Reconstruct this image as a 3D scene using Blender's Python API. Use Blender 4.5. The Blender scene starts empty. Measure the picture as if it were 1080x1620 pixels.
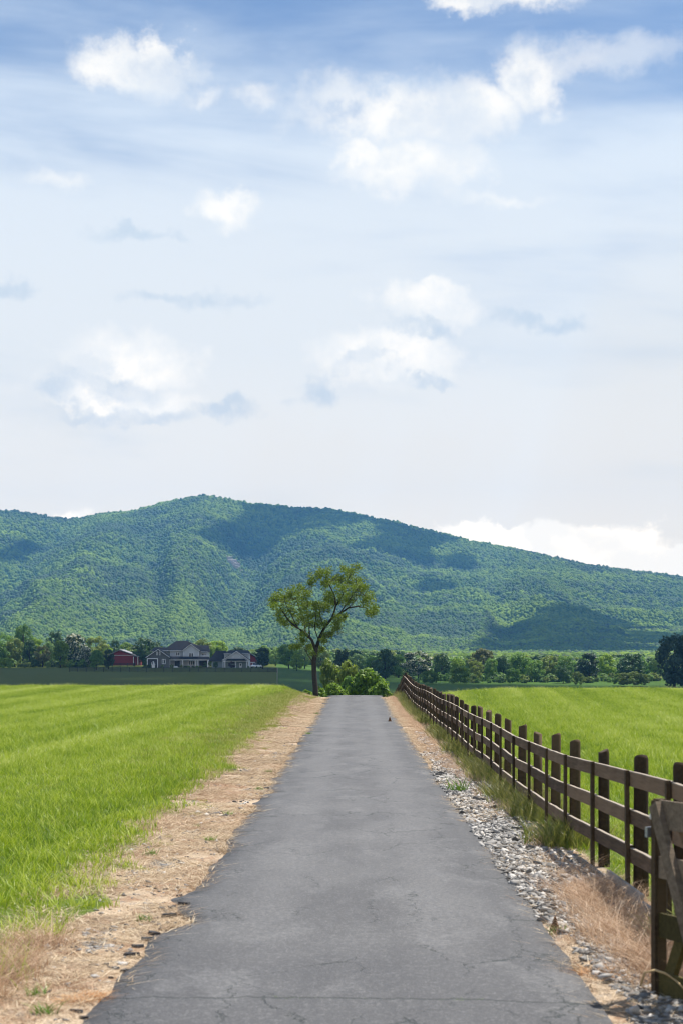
import bpy, math, random
import numpy as np
from mathutils import Vector, Matrix

# ------------------------------------------------------------------ camera, sky, sun, exposure
SC = bpy.context.scene
COL = SC.collection
F = 3000.0            # focal length in photo pixels (photo 1080 x 1620)
CH = 2.3              # eye height over the lane
HZ = 1039.0           # horizon row in the photo
cam_d = bpy.data.cameras.new('camera')
cam = bpy.data.objects.new('camera', cam_d); COL.objects.link(cam)
cam.location = (0, 0, CH); cam.rotation_euler = (math.radians(90), 0, 0)
cam_d.sensor_fit = 'VERTICAL'; cam_d.sensor_height = 36.0; cam_d.sensor_width = 24.0
cam_d.lens = 36.0 * F / 1620.0
cam_d.shift_y = (HZ - 810.0) / 1620.0
cam_d.clip_start = 0.5; cam_d.clip_end = 20000
cam_d.dof.use_dof = True; cam_d.dof.focus_distance = 75.0; cam_d.dof.aperture_fstop = 4.2
SC.camera = cam

SUN_EL, SUN_AZ = 65.0, 50.0          # azimuth clockwise from +Y (straight ahead)
el, az = math.radians(SUN_EL), math.radians(SUN_AZ)
SUNV = np.array([math.sin(az) * math.cos(el), math.cos(az) * math.cos(el), math.sin(el)])
sun_d = bpy.data.lights.new('sun', 'SUN'); sun_d.energy = 5.0; sun_d.angle = math.radians(0.53)
sun_d.color = (1.0, 0.95, 0.87)
sun = bpy.data.objects.new('sun', sun_d); COL.objects.link(sun)
sun.rotation_euler = Vector(SUNV).to_track_quat('Z', 'Y').to_euler()
sun.location = (30, 30, 60)

SC.view_settings.view_transform = 'Standard'
SC.view_settings.look = 'None'
SC.view_settings.gamma = 1.0
SC.view_settings.use_curve_mapping = False
SC.view_settings.exposure = 0.65
SC.render.engine = 'CYCLES'
SC.cycles.use_denoising = True
SC.cycles.max_bounces = 5
SC.cycles.diffuse_bounces = 2
SC.cycles.glossy_bounces = 2
SC.cycles.transmission_bounces = 3
SC.cycles.transparent_max_bounces = 6
SC.cycles.volume_bounces = 0
SC.cycles.caustics_reflective = False
SC.cycles.caustics_refractive = False
SC.cycles.filter_width = 1.1


class NT:
    """small helper to write node trees"""
    def __init__(s, tree):
        s.t = tree; s.n = tree.nodes; s.l = tree.links
    def new(s, typ, **kw):
        nd = s.n.new(typ)
        for k, v in kw.items(): setattr(nd, k, v)
        return nd
    def put(s, sock, v):
        if v is None: return
        if isinstance(v, bpy.types.NodeSocket): s.l.new(v, sock)
        else:
            if isinstance(v, (tuple, list)) and len(v) == 3 and sock.type == 'RGBA': v = (*v, 1.0)
            sock.default_value = v
    def math(s, op, a, b=None, c=None, clamp=False):
        nd = s.new('ShaderNodeMath', operation=op, use_clamp=clamp)
        s.put(nd.inputs[0], a); s.put(nd.inputs[1], b); s.put(nd.inputs[2], c)
        return nd.outputs[0]
    def vmath(s, op, a, b=None):
        nd = s.new('ShaderNodeVectorMath', operation=op)
        s.put(nd.inputs[0], a); s.put(nd.inputs[1], b)
        return nd.outputs[0]
    def noise(s, vec, scale, detail=4, rough=0.55, dist=0.0, out='Fac'):
        nd = s.new('ShaderNodeTexNoise')
        s.put(nd.inputs['Vector'], vec); nd.inputs['Scale'].default_value = scale
        nd.inputs['Detail'].default_value = detail; nd.inputs['Roughness'].default_value = rough
        nd.inputs['Distortion'].default_value = dist
        return nd.outputs[out]
    def voro(s, vec, scale, feature='F1', out='Distance', rnd=1.0):
        nd = s.new('ShaderNodeTexVoronoi', feature=feature)
        s.put(nd.inputs['Vector'], vec); nd.inputs['Scale'].default_value = scale
        nd.inputs['Randomness'].default_value = rnd
        return nd.outputs[out]
    def ramp(s, fac, stops, interp='LINEAR'):
        nd = s.new('ShaderNodeValToRGB'); cr = nd.color_ramp; cr.interpolation = interp
        while len(cr.elements) < len(stops): cr.elements.new(0.5)
        for e, (p, c) in zip(cr.elements, stops):
            e.position = p; e.color = (c, c, c, 1) if isinstance(c, (int, float)) else (*c, 1)
        s.put(nd.inputs[0], fac)
        return nd.outputs[0]
    def mrange(s, v, a, b, c=0.0, d=1.0, smooth=True):
        nd = s.new('ShaderNodeMapRange', interpolation_type='SMOOTHSTEP' if smooth else 'LINEAR')
        s.put(nd.inputs[0], v)
        for i, q in zip((1, 2, 3, 4), (a, b, c, d)): s.put(nd.inputs[i], q)
        return nd.outputs[0]
    def mix(s, fac, a, b, blend='MIX'):
        nd = s.new('ShaderNodeMix', data_type='RGBA', blend_type=blend)
        s.put(nd.inputs[0], fac); s.put(nd.inputs[6], a); s.put(nd.inputs[7], b)
        return nd.outputs[2]
    def comb(s, x, y, z):
        nd = s.new('ShaderNodeCombineXYZ')
        for i, v in enumerate((x, y, z)): s.put(nd.inputs[i], v)
        return nd.outputs[0]
    def sep(s, v):
        nd = s.new('ShaderNodeSeparateXYZ'); s.put(nd.inputs[0], v); return nd.outputs


# ---- world: Nishita sky seen through a veil of cirrus and a few cumulus
W = bpy.data.worlds.new('World'); SC.world = W; W.use_nodes = True
W.cycles.sampling_method = 'MANUAL'; W.cycles.sample_map_resolution = 512
w = NT(W.node_tree); w.n.clear()
sky = w.new('ShaderNodeTexSky', sky_type='NISHITA')
sky.sun_disc = False; sky.sun_elevation = el; sky.sun_rotation = az
sky.altitude = 200; sky.air_density = 1.0; sky.dust_density = 0.6; sky.ozone_density = 1.5
tc = w.new('ShaderNodeTexCoord').outputs['Generated']
sx, sy, sz = w.sep(tc)
azm = w.math('ARCTAN2', sx, sy)
hor = w.math('SQRT', w.math('ADD', w.math('MULTIPLY', sx, sx), w.math('MULTIPLY', sy, sy)))
tanel = w.math('DIVIDE', sz, w.math('MAXIMUM', hor, 0.12))
U = w.math('MULTIPLY', azm, 3.0)            # units: 1000 photo pixels
V = w.math('MULTIPLY', tanel, 3.0)
P2 = w.comb(U, V, 0.0)
Pst = w.comb(w.math('MULTIPLY', U, 0.42), V, 1.7)
n_big = w.noise(Pst, 1.9, 5, 0.52, 0.4)
n_str = w.noise(w.comb(w.math('MULTIPLY', U, 0.22), w.math('ADD', V, w.math('MULTIPLY', U, 0.05)), 4.2), 6.5, 5, 0.55, 0.3)
n_fine = w.noise(P2, 9.0, 9, 0.62, 0.15)
n_mid = w.noise(P2, 4.5, 6, 0.6, 0.3)

# veil: thick low down, thinning out above
base = w.ramp(w.math('DIVIDE', V, 1.5), [(0.0, 0.97), (0.24, 0.90), (0.42, 0.80), (0.52, 0.68), (0.58, 0.54), (0.66, 0.42), (1.0, 0.45)])
veil = w.math('ADD', base, w.math('MULTIPLY', w.math('SUBTRACT', n_big, 0.5), 1.25))
veil = w.math('ADD', veil, w.math('MULTIPLY', w.math('SUBTRACT', n_str, 0.5), 1.5), clamp=True)
# upper-left corner and the strip right of the big cumulus are the clearest
veil_col = w.ramp(w.math('DIVIDE', V, 1.2), [(0.0, (14.0, 11.3, 7.9)), (0.12, (12.4, 10.6, 8.2)), (0.4, (8.9, 8.8, 8.4)), (0.7, (7.4, 8.1, 8.8)), (1.0, (5.2, 6.2, 7.7))])
veil_fac = w.mrange(veil, 0.05, 0.95, 0.08, 0.96)
skyblue = w.mix(1.0, sky.outputs[0], (0.74, 0.86, 1.00), 'MULTIPLY')
col = w.mix(veil_fac, skyblue, veil_col)
low = w.mrange(V, 0.75, 0.25)

wn = w.noise(P2, 7.0, 8, 0.62, 0.0, 'Color'); wn2 = w.noise(P2, 22.0, 5, 0.6, 0.0, 'Color')
wx, wy, _ = w.sep(wn); wx2, wy2, _ = w.sep(wn2)
UW = w.math('ADD', U, w.math('ADD', w.math('MULTIPLY', w.math('SUBTRACT', wx, 0.5), 0.22), w.math('MULTIPLY', w.math('SUBTRACT', wx2, 0.5), 0.05)))
VW = w.math('ADD', V, w.math('ADD', w.math('MULTIPLY', w.math('SUBTRACT', wy, 0.5), 0.13), w.math('MULTIPLY', w.math('SUBTRACT', wy2, 0.5), 0.035)))
def blob(cx, cy, rx, ry, k=1.5, soft=0.5):
    """soft mask of a cloud centred on a photo position, edge broken up by noise"""
    du = w.math('DIVIDE', w.math('SUBTRACT', UW, (cx - 540) / 1000), rx / 1000)
    dv = w.math('DIVIDE', w.math('SUBTRACT', VW, (HZ - cy) / 1000), ry / 1000)
    d = w.math('SQRT', w.math('ADD', w.math('MULTIPLY', du, du), w.math('MULTIPLY', dv, dv)))
    nn = w.math('ADD', w.math('MULTIPLY', w.math('SUBTRACT', n_fine, 0.5), k * 1.2), w.math('MULTIPLY', w.math('SUBTRACT', n_mid, 0.5), k * 0.7))
    return w.mrange(w.math('ADD', d, nn), 1.0 + soft * 0.65, 1.0 - soft * 1.2, 0.0, 1.0)

def maxof(lst):
    a = lst[0]
    for b in lst[1:]: a = w.math('MAXIMUM', a, b)
    return a
white = maxof([blob(200, 118, 100, 42), blob(262, 95, 40, 34), blob(640, 190, 165, 48, 1.8), blob(745, 170, 90, 55), blob(835, 135, 72, 50),
               blob(650, 268, 130, 36, 1.4), blob(560, 245, 50, 26), blob(355, 322, 60, 32),
               blob(675, 480, 90, 34, 1.2), blob(700, 455, 45, 22), blob(625, 560, 125, 36, 1.2), blob(215, 570, 110, 42, 1.2),
               blob(180, 630, 140, 28, 1.0), blob(830, -8, 110, 30), blob(715, 0, 45, 26)])
faint = maxof([blob(100, 305, 48, 18, 1.8, 0.9), blob(400, 155, 55, 18, 1.8, 0.9), blob(318, 162, 36, 14, 1.8, 0.9), blob(930, 95, 150, 30, 2.4, 0.9), blob(800, 312, 70, 12, 1.8, 0.9), blob(540, 140, 60, 22, 2.2, 0.9)])
bankv = maxof([blob(770, 850, 95, 30, 0.8, 0.2), blob(890, 872, 90, 40, 0.8, 0.2), blob(980, 885, 80, 52, 0.8, 0.2), blob(1060, 905, 70, 36, 0.8, 0.2),
               blob(870, 890, 260, 32, 0.6, 0.3), blob(110, 826, 50, 16, 0.9, 0.6)])
grey = maxof([blob(665, 522, 62, 13, 1.1), blob(560, 573, 48, 12, 1.1), blob(680, 596, 60, 9, 1.1), blob(165, 612, 90, 18, 1.2), blob(200, 655, 130, 13, 1.1),
              blob(85, 630, 50, 18, 1.4), blob(370, 640, 45, 20, 1.5), blob(310, 468, 120, 14, 1.6), blob(850, 502, 75, 18, 1.6), blob(495, 605, 30, 34, 1.8),
              blob(10, 460, 40, 18, 1.6), blob(215, 370, 70, 14, 1.8), blob(150, 580, 30, 16, 1.4)])
shade = w.mrange(w.math('ADD', n_mid, w.math('MULTIPLY', w.math('SUBTRACT', n_fine, 0.5), 0.8)), 0.36, 0.60, 0.0, 1.0)
white = w.math('MULTIPLY', white, w.mrange(n_fine, 0.30, 0.52, 0.62, 1.0))
grey = w.math('MULTIPLY', grey, w.mrange(n_fine, 0.35, 0.60, 0.25, 1.0))
wcol = w.mix(shade, (9.0, 9.0, 8.8), (11.0, 10.4, 9.4))
col = w.mix(w.math('MULTIPLY', faint, 0.5), col, wcol)
wcol = w.mix(1.0, wcol, w.mix(low, (1, 1, 1), (1.26, 1.17, 1.06)), 'MULTIPLY')
col = w.mix(w.math('MULTIPLY', white, 0.84), col, wcol)
col = w.mix(w.math('MULTIPLY', grey, 0.72), col, w.mix(low, (5.4, 6.4, 7.4), (6.2, 6.7, 7.2)))
col = w.mix(bankv, col, w.mix(shade, (13.5, 12.0, 9.8), (17.0, 14.5, 11.2)))
bg = w.new('ShaderNodeBackground'); w.put(bg.inputs[0], col); bg.inputs[1].default_value = 0.074
wo = w.new('ShaderNodeOutputWorld'); w.l.new(bg.outputs[0], wo.inputs[0])

# ------------------------------------------------------------------ helpers
rng = np.random.default_rng(11)
random.seed(5)

def tag(o, label=None, cat=None, group=None, kind=None):
    if label: o['label'] = label
    if cat: o['category'] = cat
    if group: o['group'] = group
    if kind: o['kind'] = kind
    return o

def link(name, me, mat=None, parent=None, loc=None, rz=0.0, scale=None):
    o = bpy.data.objects.new(name, me); COL.objects.link(o)
    if mat is not None and len(me.materials) == 0: me.materials.append(mat)
    if parent is not None: o.parent = parent
    if loc is not None: o.location = loc
    o.rotation_euler = (0, 0, rz)
    if scale is not None: o.scale = scale
    return o

def empty(name, loc, rz=0.0, **kw):
    o = bpy.data.objects.new(name, None); COL.objects.link(o)
    o.location = loc; o.rotation_euler = (0, 0, rz); o.empty_display_size = 0.3
    return tag(o, **kw)

def np_mesh(name, v, f, mat=None, smooth=False, attrs=None):
    """v (n,3); f (m,k) array of equal-sized faces"""
    me = bpy.data.meshes.new(name)
    v = np.asarray(v, np.float32); f = np.asarray(f, np.int32)
    me.vertices.add(len(v)); me.vertices.foreach_set('co', v.ravel())
    k = f.shape[1]
    me.loops.add(f.size); me.loops.foreach_set('vertex_index', f.ravel())
    me.polygons.add(len(f))
    me.polygons.foreach_set('loop_start', np.arange(0, f.size, k, dtype=np.int32))
    try: me.polygons.foreach_set('loop_total', np.full(len(f), k, np.int32))
    except Exception: pass
    me.update(calc_edges=True)
    if smooth: me.polygons.foreach_set('use_smooth', np.ones(len(f), bool))
    for nm, a in (attrs or {}).items():
        at = me.attributes.new(nm, 'FLOAT', 'POINT'); at.data.foreach_set('value', np.asarray(a, np.float32).ravel())
    if mat is not None: me.materials.append(mat)
    return me

class MB:
    """collects boxes, prisms and tubes into one mesh"""
    def __init__(s): s.v = []; s.f = []
    def quadbox(s, pts):
        """8 corners: bottom ring of four, then top ring of four"""
        b = len(s.v); s.v += [tuple(p) for p in pts]
        for q in ((3, 2, 1, 0), (4, 5, 6, 7), (0, 1, 5, 4), (1, 2, 6, 5), (2, 3, 7, 6), (3, 0, 4, 7)):
            s.f.append(tuple(b + i for i in q))
        return s
    def box(s, x0, x1, y0, y1, z0, z1):
        return s.quadbox([(x0, y0, z0), (x1, y0, z0), (x1, y1, z0), (x0, y1, z0), (x0, y0, z1), (x1, y0, z1), (x1, y1, z1), (x0, y1, z1)])
    def beam(s, a, b, wd, th, up=(0, 0, 1)):
        """plank from a to b: wd along up, th across"""
        a, b, up = Vector(a), Vector(b), Vector(up)
        d = (b - a).normalized(); sd = d.cross(up).normalized(); u2 = sd.cross(d).normalized()
        o1, o2 = sd * th / 2, u2 * wd / 2
        return s.quadbox([a - o1 - o2, a + o1 - o2, b + o1 - o2, b - o1 - o2, a - o1 + o2, a + o1 + o2, b + o1 + o2, b - o1 + o2])
    def poly(s, pts, dy):
        """outline in x,z at y0 extruded by dy: pts are (x, y, z)"""
        b = len(s.v); n = len(pts)
        s.v += [tuple(p) for p in pts] + [(p[0], p[1] + dy, p[2]) for p in pts]
        s.f.append(tuple(range(b, b + n))); s.f.append(tuple(range(b + 2 * n - 1, b + n - 1, -1)))
        for i in range(n):
            j = (i + 1) % n; s.f.append((b + j, b + i, b + n + i, b + n + j))
        return s
    def tube(s, pts, rad, seg=7):
        pts = [Vector(p) for p in pts]; b = len(s.v); n = len(pts)
        for i, p in enumerate(pts):
            d = (pts[min(i + 1, n - 1)] - pts[max(i - 1, 0)])
            d = d.normalized() if d.length > 1e-9 else Vector((0, 0, 1))
            ref = Vector((1, 0, 0)) if abs(d.x) < 0.8 else Vector((0, 1, 0))
            e1 = d.cross(ref).normalized(); e2 = d.cross(e1)
            for k in range(seg):
                a = 2 * math.pi * k / seg
                s.v.append(tuple(p + (e1 * math.cos(a) + e2 * math.sin(a)) * rad[i]))
        for i in range(n - 1):
            for k in range(seg):
                q = (k + 1) % seg
                s.f.append((b + i * seg + k, b + i * seg + q, b + (i + 1) * seg + q, b + (i + 1) * seg + k))
        s.f.append(tuple(b + k for k in range(seg))[::-1]); s.f.append(tuple(b + (n - 1) * seg + k for k in range(seg)))
        return s
    def mesh(s, name, mat=None, smooth=False):
        me = bpy.data.meshes.new(name); me.from_pydata(s.v, [], s.f)
        import bmesh
        bm = bmesh.new(); bm.from_mesh(me); bmesh.ops.recalc_face_normals(bm, faces=bm.faces); bm.to_mesh(me); bm.free()
        if smooth: me.polygons.foreach_set('use_smooth', [True] * len(me.polygons))
        if mat: me.materials.append(mat)
        return me
    def build(s, name, mat, parent=None, smooth=False, **kw):
        return link(name, s.mesh(name, mat, smooth), None, parent, **kw)

def hash2(ix, iy, seed):
    h = (ix.astype(np.int64) * 374761393 + iy.astype(np.int64) * 668265263 + seed * 1274126177) & 0xffffffff
    h = ((h ^ (h >> 13)) * 1103515245) & 0xffffffff
    h = ((h ^ (h >> 16)) * 69069) & 0xffffffff
    return ((h >> 8) & 0xffff) / 65535.0
def vnoise(x, y, seed=0):
    x = np.asarray(x, float); y = np.asarray(y, float)
    ix = np.floor(x); iy = np.floor(y); fx = x - ix; fy = y - iy
    fx = fx * fx * (3 - 2 * fx); fy = fy * fy * (3 - 2 * fy)
    a = hash2(ix, iy, seed); b = hash2(ix + 1, iy, seed); c = hash2(ix, iy + 1, seed); d = hash2(ix + 1, iy + 1, seed)
    return (a * (1 - fx) + b * fx) * (1 - fy) + (c * (1 - fx) + d * fx) * fy
def fbm(x, y, seed=0, oct=4, gain=0.5):
    s = 0; a = 1; t = 0
    for i in range(oct):
        s = s + a * vnoise(np.asarray(x) * 2 ** i, np.asarray(y) * 2 ** i, seed + i * 17); t += a; a *= gain
    return s / t
def sstep(a, b, x):
    t = np.clip((np.asarray(x, float) - a) / (b - a), 0, 1); return t * t * (3 - 2 * t)
def ipol(x, pts):
    """smoothed piecewise linear profile"""
    xs = np.array([p[0] for p in pts], float); ys = np.array([p[1] for p in pts], float)
    return np.interp(x, xs, ys)

# ------------------------------------------------------------------ shape of the land
ROADC = 0.00733
gx = np.arange(-400, 12000, 1.0)
_g = ipol(gx, [(-400, 0), (0, 0.0), (14, 0.0), (26, -0.06), (34, -0.11), (60, -0.11), (82, -0.10), (95, -0.02), (102, 0.05), (107, 0.02), (112, -0.20),
               (120, -0.75), (131, -1.5), (160, -3.4), (220, -6.2), (300, -8.3), (340, -8.6), (12000, -8.6)])
_ker = np.exp(-0.5 * (np.arange(-8, 9) / 2.2) ** 2); _ker /= _ker.sum()
_g = np.convolve(np.pad(_g, 8, mode='edge'), _ker, mode='valid')
_l = ipol(gx, [(-400, -8.6), (340, -8.0), (385, -5.9), (430, -4.0), (520, -2.4), (600, -1.35), (640, -1.0), (1000, 0.0), (1500, 2), (1900, 5), (2600, 40), (12000, 60)])
_r = ipol(gx, [(-400, -8.6), (340, -8.2), (385, -6.9), (430, -5.6), (470, -4.75), (505, -4.2), (560, -3.6), (1000, -1), (1500, 1.5), (1900, 5), (2600, 40), (12000, 60)])
def road_g(y): return np.interp(y, gx, _g)
def HT(x, y):
    x = np.asarray(x, float); y = np.asarray(y, float)
    rx = x - ROADC * y
    near = road_g(y)
    near = np.where(near < -8.5, -8.6, near)
    al = ipol(y, [(-400, 0.05), (12, 0.03), (30, 0.16), (60, 0.38), (95, 0.56), (104, 0.56), (125, 0.4), (170, 0.0), (12000, 0)])
    wob = 0.5 * (vnoise(y * 0.07, 0 * y + 3, 5) - 0.5)
    bl = sstep(-1.95 + wob * .4, -4.3 + wob, rx)
    ar = ipol(y, [(-400, 0.0), (12, 0.02), (30, 0.08), (60, 0.18), (95, 0.38), (106, 0.42), (125, 0.3), (170, 0.0), (12000, 0)])
    br = sstep(3.0, 8.5, rx) * 1.0
    near = near + al * bl + ar * br
    # the crest of both fields rolls over
    near = near + 0.05 * (fbm(x * 0.12, y * 0.12, 9) - 0.5) * sstep(1.9, 4, np.abs(rx))
    near = near + 0.035 * (fbm(x * 1.3, y * 1.3, 21) - 0.5) * sstep(1.55, 2.0, np.abs(rx))
    u = x / np.maximum(y, 50.0)
    k = sstep(-0.045, 0.02, u)
    far = np.interp(y, gx, _l) * (1 - k) + np.interp(y, gx, _r) * k
    far = far + 0.5 * (fbm(x * 0.01, y * 0.01, 31) - 0.5) * sstep(650, 900, y)
    t = sstep(318, 345, y)
    return near * (1 - t) + far * t
def fy(px, D): return (px - 540) * D / F            # world x for a photo column at distance D
def fz(py, D): return CH - (py - HZ) * D / F        # world z for a photo row

# mountain: ridge line of the photo
RIDGE = [(-1500, 960), (-900, 900), (-500, 850), (-250, 838), (-100, 822), (0, 811), (25, 810), (60, 816), (100, 821), (130, 822), (160, 815), (210, 811), (250, 800), (290, 790), (318, 786),
         (350, 790), (400, 799), (450, 803), (520, 807), (560, 815), (600, 822), (640, 832), (700, 847), (760, 861), (820, 872), (900, 889), (980, 903), (1040, 910), (1080, 914),
         (1200, 935), (1500, 965), (2000, 985), (2700, 1000)]
MY0, MY1 = 1750.0, 4100.0
def MZ(x, y):
    px = 540 + F * x / y
    ry = np.interp(px, [p[0] for p in RIDGE], [p[1] for p in RIDGE]) + 3.0 * (fbm(px * 0.03, px * 0 + 2, 41, 3) - 0.5)
    zr = CH + (HZ - ry) / F * MY1
    t = np.clip((y - MY0) / (MY1 - MY0), 0, 1.3)
    prof = np.where(t <= 1, 0.30 * t + 0.70 * t ** 1.75, 1 - 0.9 * (t - 1))
    z = 3 + (zr - 3) * prof
    env = np.sin(np.clip(t, 0, 1) * math.pi) ** 0.8
    # main ravine, between the summit spur and the long right shoulder
    cpx = np.interp(t, [0, 0.3, 0.55, 0.75, 0.9, 1.0], [330, 352, 372, 405, 450, 500])
    wd = np.interp(t, [0, 0.5, 1.0], [75, 46, 40])
    z = z - 52 * env * np.exp(-((px - cpx) / wd) ** 2)
    spx = np.interp(t, [0, 0.5, 1.0], [290, 300, 318])
    z = z + 26 * env * np.exp(-((px - spx) / 40) ** 2)
    s2 = np.interp(t, [0, 0.6, 1.0], [40, 130, 215])
    z = z + 30 * env * np.exp(-((px - s2) / 60) ** 2) - 26 * env * np.exp(-((px - (s2 - 110)) / 50) ** 2)
    s3 = np.interp(t, [0, 0.6, 1.0], [520, 520, 480])
    z = z + 24 * env * np.exp(-((px - s3) / 60) ** 2)
    warp = 60 * (fbm(x * 0.002, y * 0.002, 47, 3) - 0.5)
    rid = 1 - np.abs(2 * fbm((px + warp) * 0.0125, t * 1.6, 53, 3) - 1)
    z = z + (rid - 0.72) * 40 * env
    z = z + (fbm(x * 0.006, y * 0.006, 59, 4) - 0.5) * 34 * env
    return z

# ------------------------------------------------------------------ materials
def mat(name, build):
    m = bpy.data.materials.new(name); m.use_nodes = True
    t = NT(m.node_tree); t.n.clear()
    out = t.new('ShaderNodeOutputMaterial'); build(t, out); return m
def pri(t, out, color, rough=0.8, spec=0.3, normal=None, metal=0.0):
    b = t.new('ShaderNodeBsdfPrincipled')
    t.put(b.inputs['Base Color'], color); t.put(b.inputs['Roughness'], rough)
    t.put(b.inputs['Specular IOR Level'], spec); t.put(b.inputs['Metallic'], metal)
    if normal is not None: t.put(b.inputs['Normal'], normal)
    if out is not None: t.l.new(b.outputs[0], out.inputs[0])
    return b.outputs[0]
def bump(t, h, strength=0.5, dist=0.02):
    b = t.new('ShaderNodeBump'); t.put(b.inputs['Height'], h); b.inputs['Strength'].default_value = strength
    b.inputs['Distance'].default_value = dist; return b.outputs[0]
def pos(t): return t.new('ShaderNodeNewGeometry').outputs['Position']
def obj_rand(t): return t.new('ShaderNodeObjectInfo').outputs['Random']
def attr(t, n):
    a = t.new('ShaderNodeAttribute'); a.attribute_name = n; return a.outputs['Fac']

def leaf_mat(name, dark, light, transl=0.42, rand=0.35, tip=None, tipamt=0.0, rough=0.55):
    def b(t, out):
        a = attr(t, 'tint')
        r = obj_rand(t)
        f = t.math('ADD', t.math('MULTIPLY', a, 0.75), t.math('MULTIPLY', t.math('SUBTRACT', r, 0.4), rand), clamp=True)
        c = t.mix(f, dark, light)
        if tip is not None:
            c = t.mix(t.math('GREATER_THAN', attr(t, 'tip'), 1 - tipamt), c, tip)
        p = pri(t, None, c, rough, 0.35)
        tr = t.new('ShaderNodeBsdfTranslucent')
        t.put(tr.inputs[0], t.mix(1.0, c, (1.15, 1.15, 0.6), 'MULTIPLY'))
        mx = t.new('ShaderNodeMixShader'); mx.inputs[0].default_value = transl
        t.l.new(p, mx.inputs[1]); t.l.new(tr.outputs[0], mx.inputs[2]); t.l.new(mx.outputs[0], out.inputs[0])
    return mat(name, b)
def flat_mat(name, c, rough=0.7, spec=0.3, var=0.15, scale=3.0, metal=0.0):
    def b(t, out):
        n = t.noise(pos(t), scale, 4)
        pri(t, out, t.mix(n, tuple(q * (1 - var) for q in c), tuple(min(1, q * (1 + var)) for q in c)), rough, spec, None, metal)
    return mat(name, b)
def wood_mat(name, dark, light, sc=1.0, edge=None):
    def b(t, out):
        tcn = t.new('ShaderNodeTexCoord').outputs['Object']
        x, y, z = t.sep(tcn)
        g = t.noise(t.comb(t.math('MULTIPLY', x, 9 * sc), t.math('MULTIPLY', y, 1.1 * sc), t.math('MULTIPLY', z, 9 * sc)), 3.5, 6, 0.6, 0.6)
        st = t.noise(pos(t), 1.3, 4)
        r = obj_rand(t)
        f = t.math('ADD', t.math('MULTIPLY', g, 0.7), t.math('ADD', t.math('MULTIPLY', st, 0.35), t.math('MULTIPLY', r, 0.42)))
        c = t.mix(t.mrange(f, 0.40, 1.05), dark, light)
        if edge is not None:      # pale upper edge: sunlight on the rail top put into the colour
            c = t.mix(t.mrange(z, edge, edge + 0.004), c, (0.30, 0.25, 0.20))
        pri(t, out, c, 0.85, 0.2, bump(t, g, 0.5, 0.004))
    return mat(name, b)

def m_ground(t, out):
    P = pos(t); x, y, z = t.sep(P)
    gr, st, gv = attr(t, 'grass'), attr(t, 'straw'), attr(t, 'gravel')
    n1 = t.noise(P, 2.2, 6, 0.65); n2 = t.noise(P, 9.0, 5, 0.7); n3 = t.noise(P, 40.0, 3, 0.6)
    soil = t.mix(t.mrange(n2, 0.35, 0.65), (0.17, 0.12, 0.08), (0.42, 0.32, 0.22))
    straw = t.mix(t.mrange(n3, 0.3, 0.7), (0.30, 0.215, 0.135), (0.76, 0.60, 0.43))
    straw = t.mix(t.mrange(t.noise(t.vmath('MULTIPLY', P, (1.0, 0.45, 1.0)), 2.6, 6, 0.7), 0.50, 0.60), straw, (0.36, 0.215, 0.125))
    straw = t.mix(t.math('MULTIPLY', t.mrange(t.noise(t.vmath('MULTIPLY', P, (1.0, 0.45, 1.0)), 3.7, 6, 0.7, 0.2), 0.54, 0.62), 0.7), straw, (0.30, 0.28, 0.26))
    stone = t.mix(t.voro(P, 38.0, out='Color'), (0.07, 0.07, 0.072), (0.34, 0.335, 0.33))
    c = t.mix(t.math('MULTIPLY', st, 0.75), soil, straw)
    c = t.mix(t.mrange(t.math('ADD', gv, t.math('MULTIPLY', t.math('SUBTRACT', n2, 0.5), 0.9)), 0.45, 0.62), c, stone)
    turf = t.mix(t.noise(P, 1.2, 6, 0.7), (0.052, 0.085, 0.010), (0.135, 0.185, 0.022))
    # meadow far off: darker, smooth crop with faint drill rows
    far = t.mrange(y, 140.0, 300.0)
    big = t.noise(P, 0.02, 4, 0.5)
    rows = t.noise(t.comb(t.math('MULTIPLY', x, 0.16), t.math('MULTIPLY', y, 0.006), 0), 3.0, 4, 0.7)
    crop = t.mix(t.mrange(t.math('ADD', t.math('MULTIPLY', big, 0.6), t.math('MULTIPLY', rows, 0.5)), 0.35, 0.75), (0.034, 0.078, 0.006), (0.056, 0.118, 0.007))
    east = t.mrange(t.math('DIVIDE', x, t.math('MAXIMUM', y, 1.0)), -0.0345, -0.0343)
    lawn = t.mix(t.noise(P, 0.3, 5, 0.7), (0.052, 0.072, 0.003), (0.085, 0.108, 0.006))
    crop = t.mix(east, lawn, crop)
    turf = t.mix(far, turf, crop)
    c = t.mix(t.mrange(t.math('ADD', gr, t.math('MULTIPLY', t.math('SUBTRACT', n1, 0.5), 0.6)), 0.6, 0.85), c, turf)
    pri(t, out, c, 0.9, 0.15, bump(t, t.math('ADD', n2, t.math('MULTIPLY', n3, 0.6)), 1.0, 0.05))
M_GROUND = mat('ground_cover', m_ground)

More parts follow.
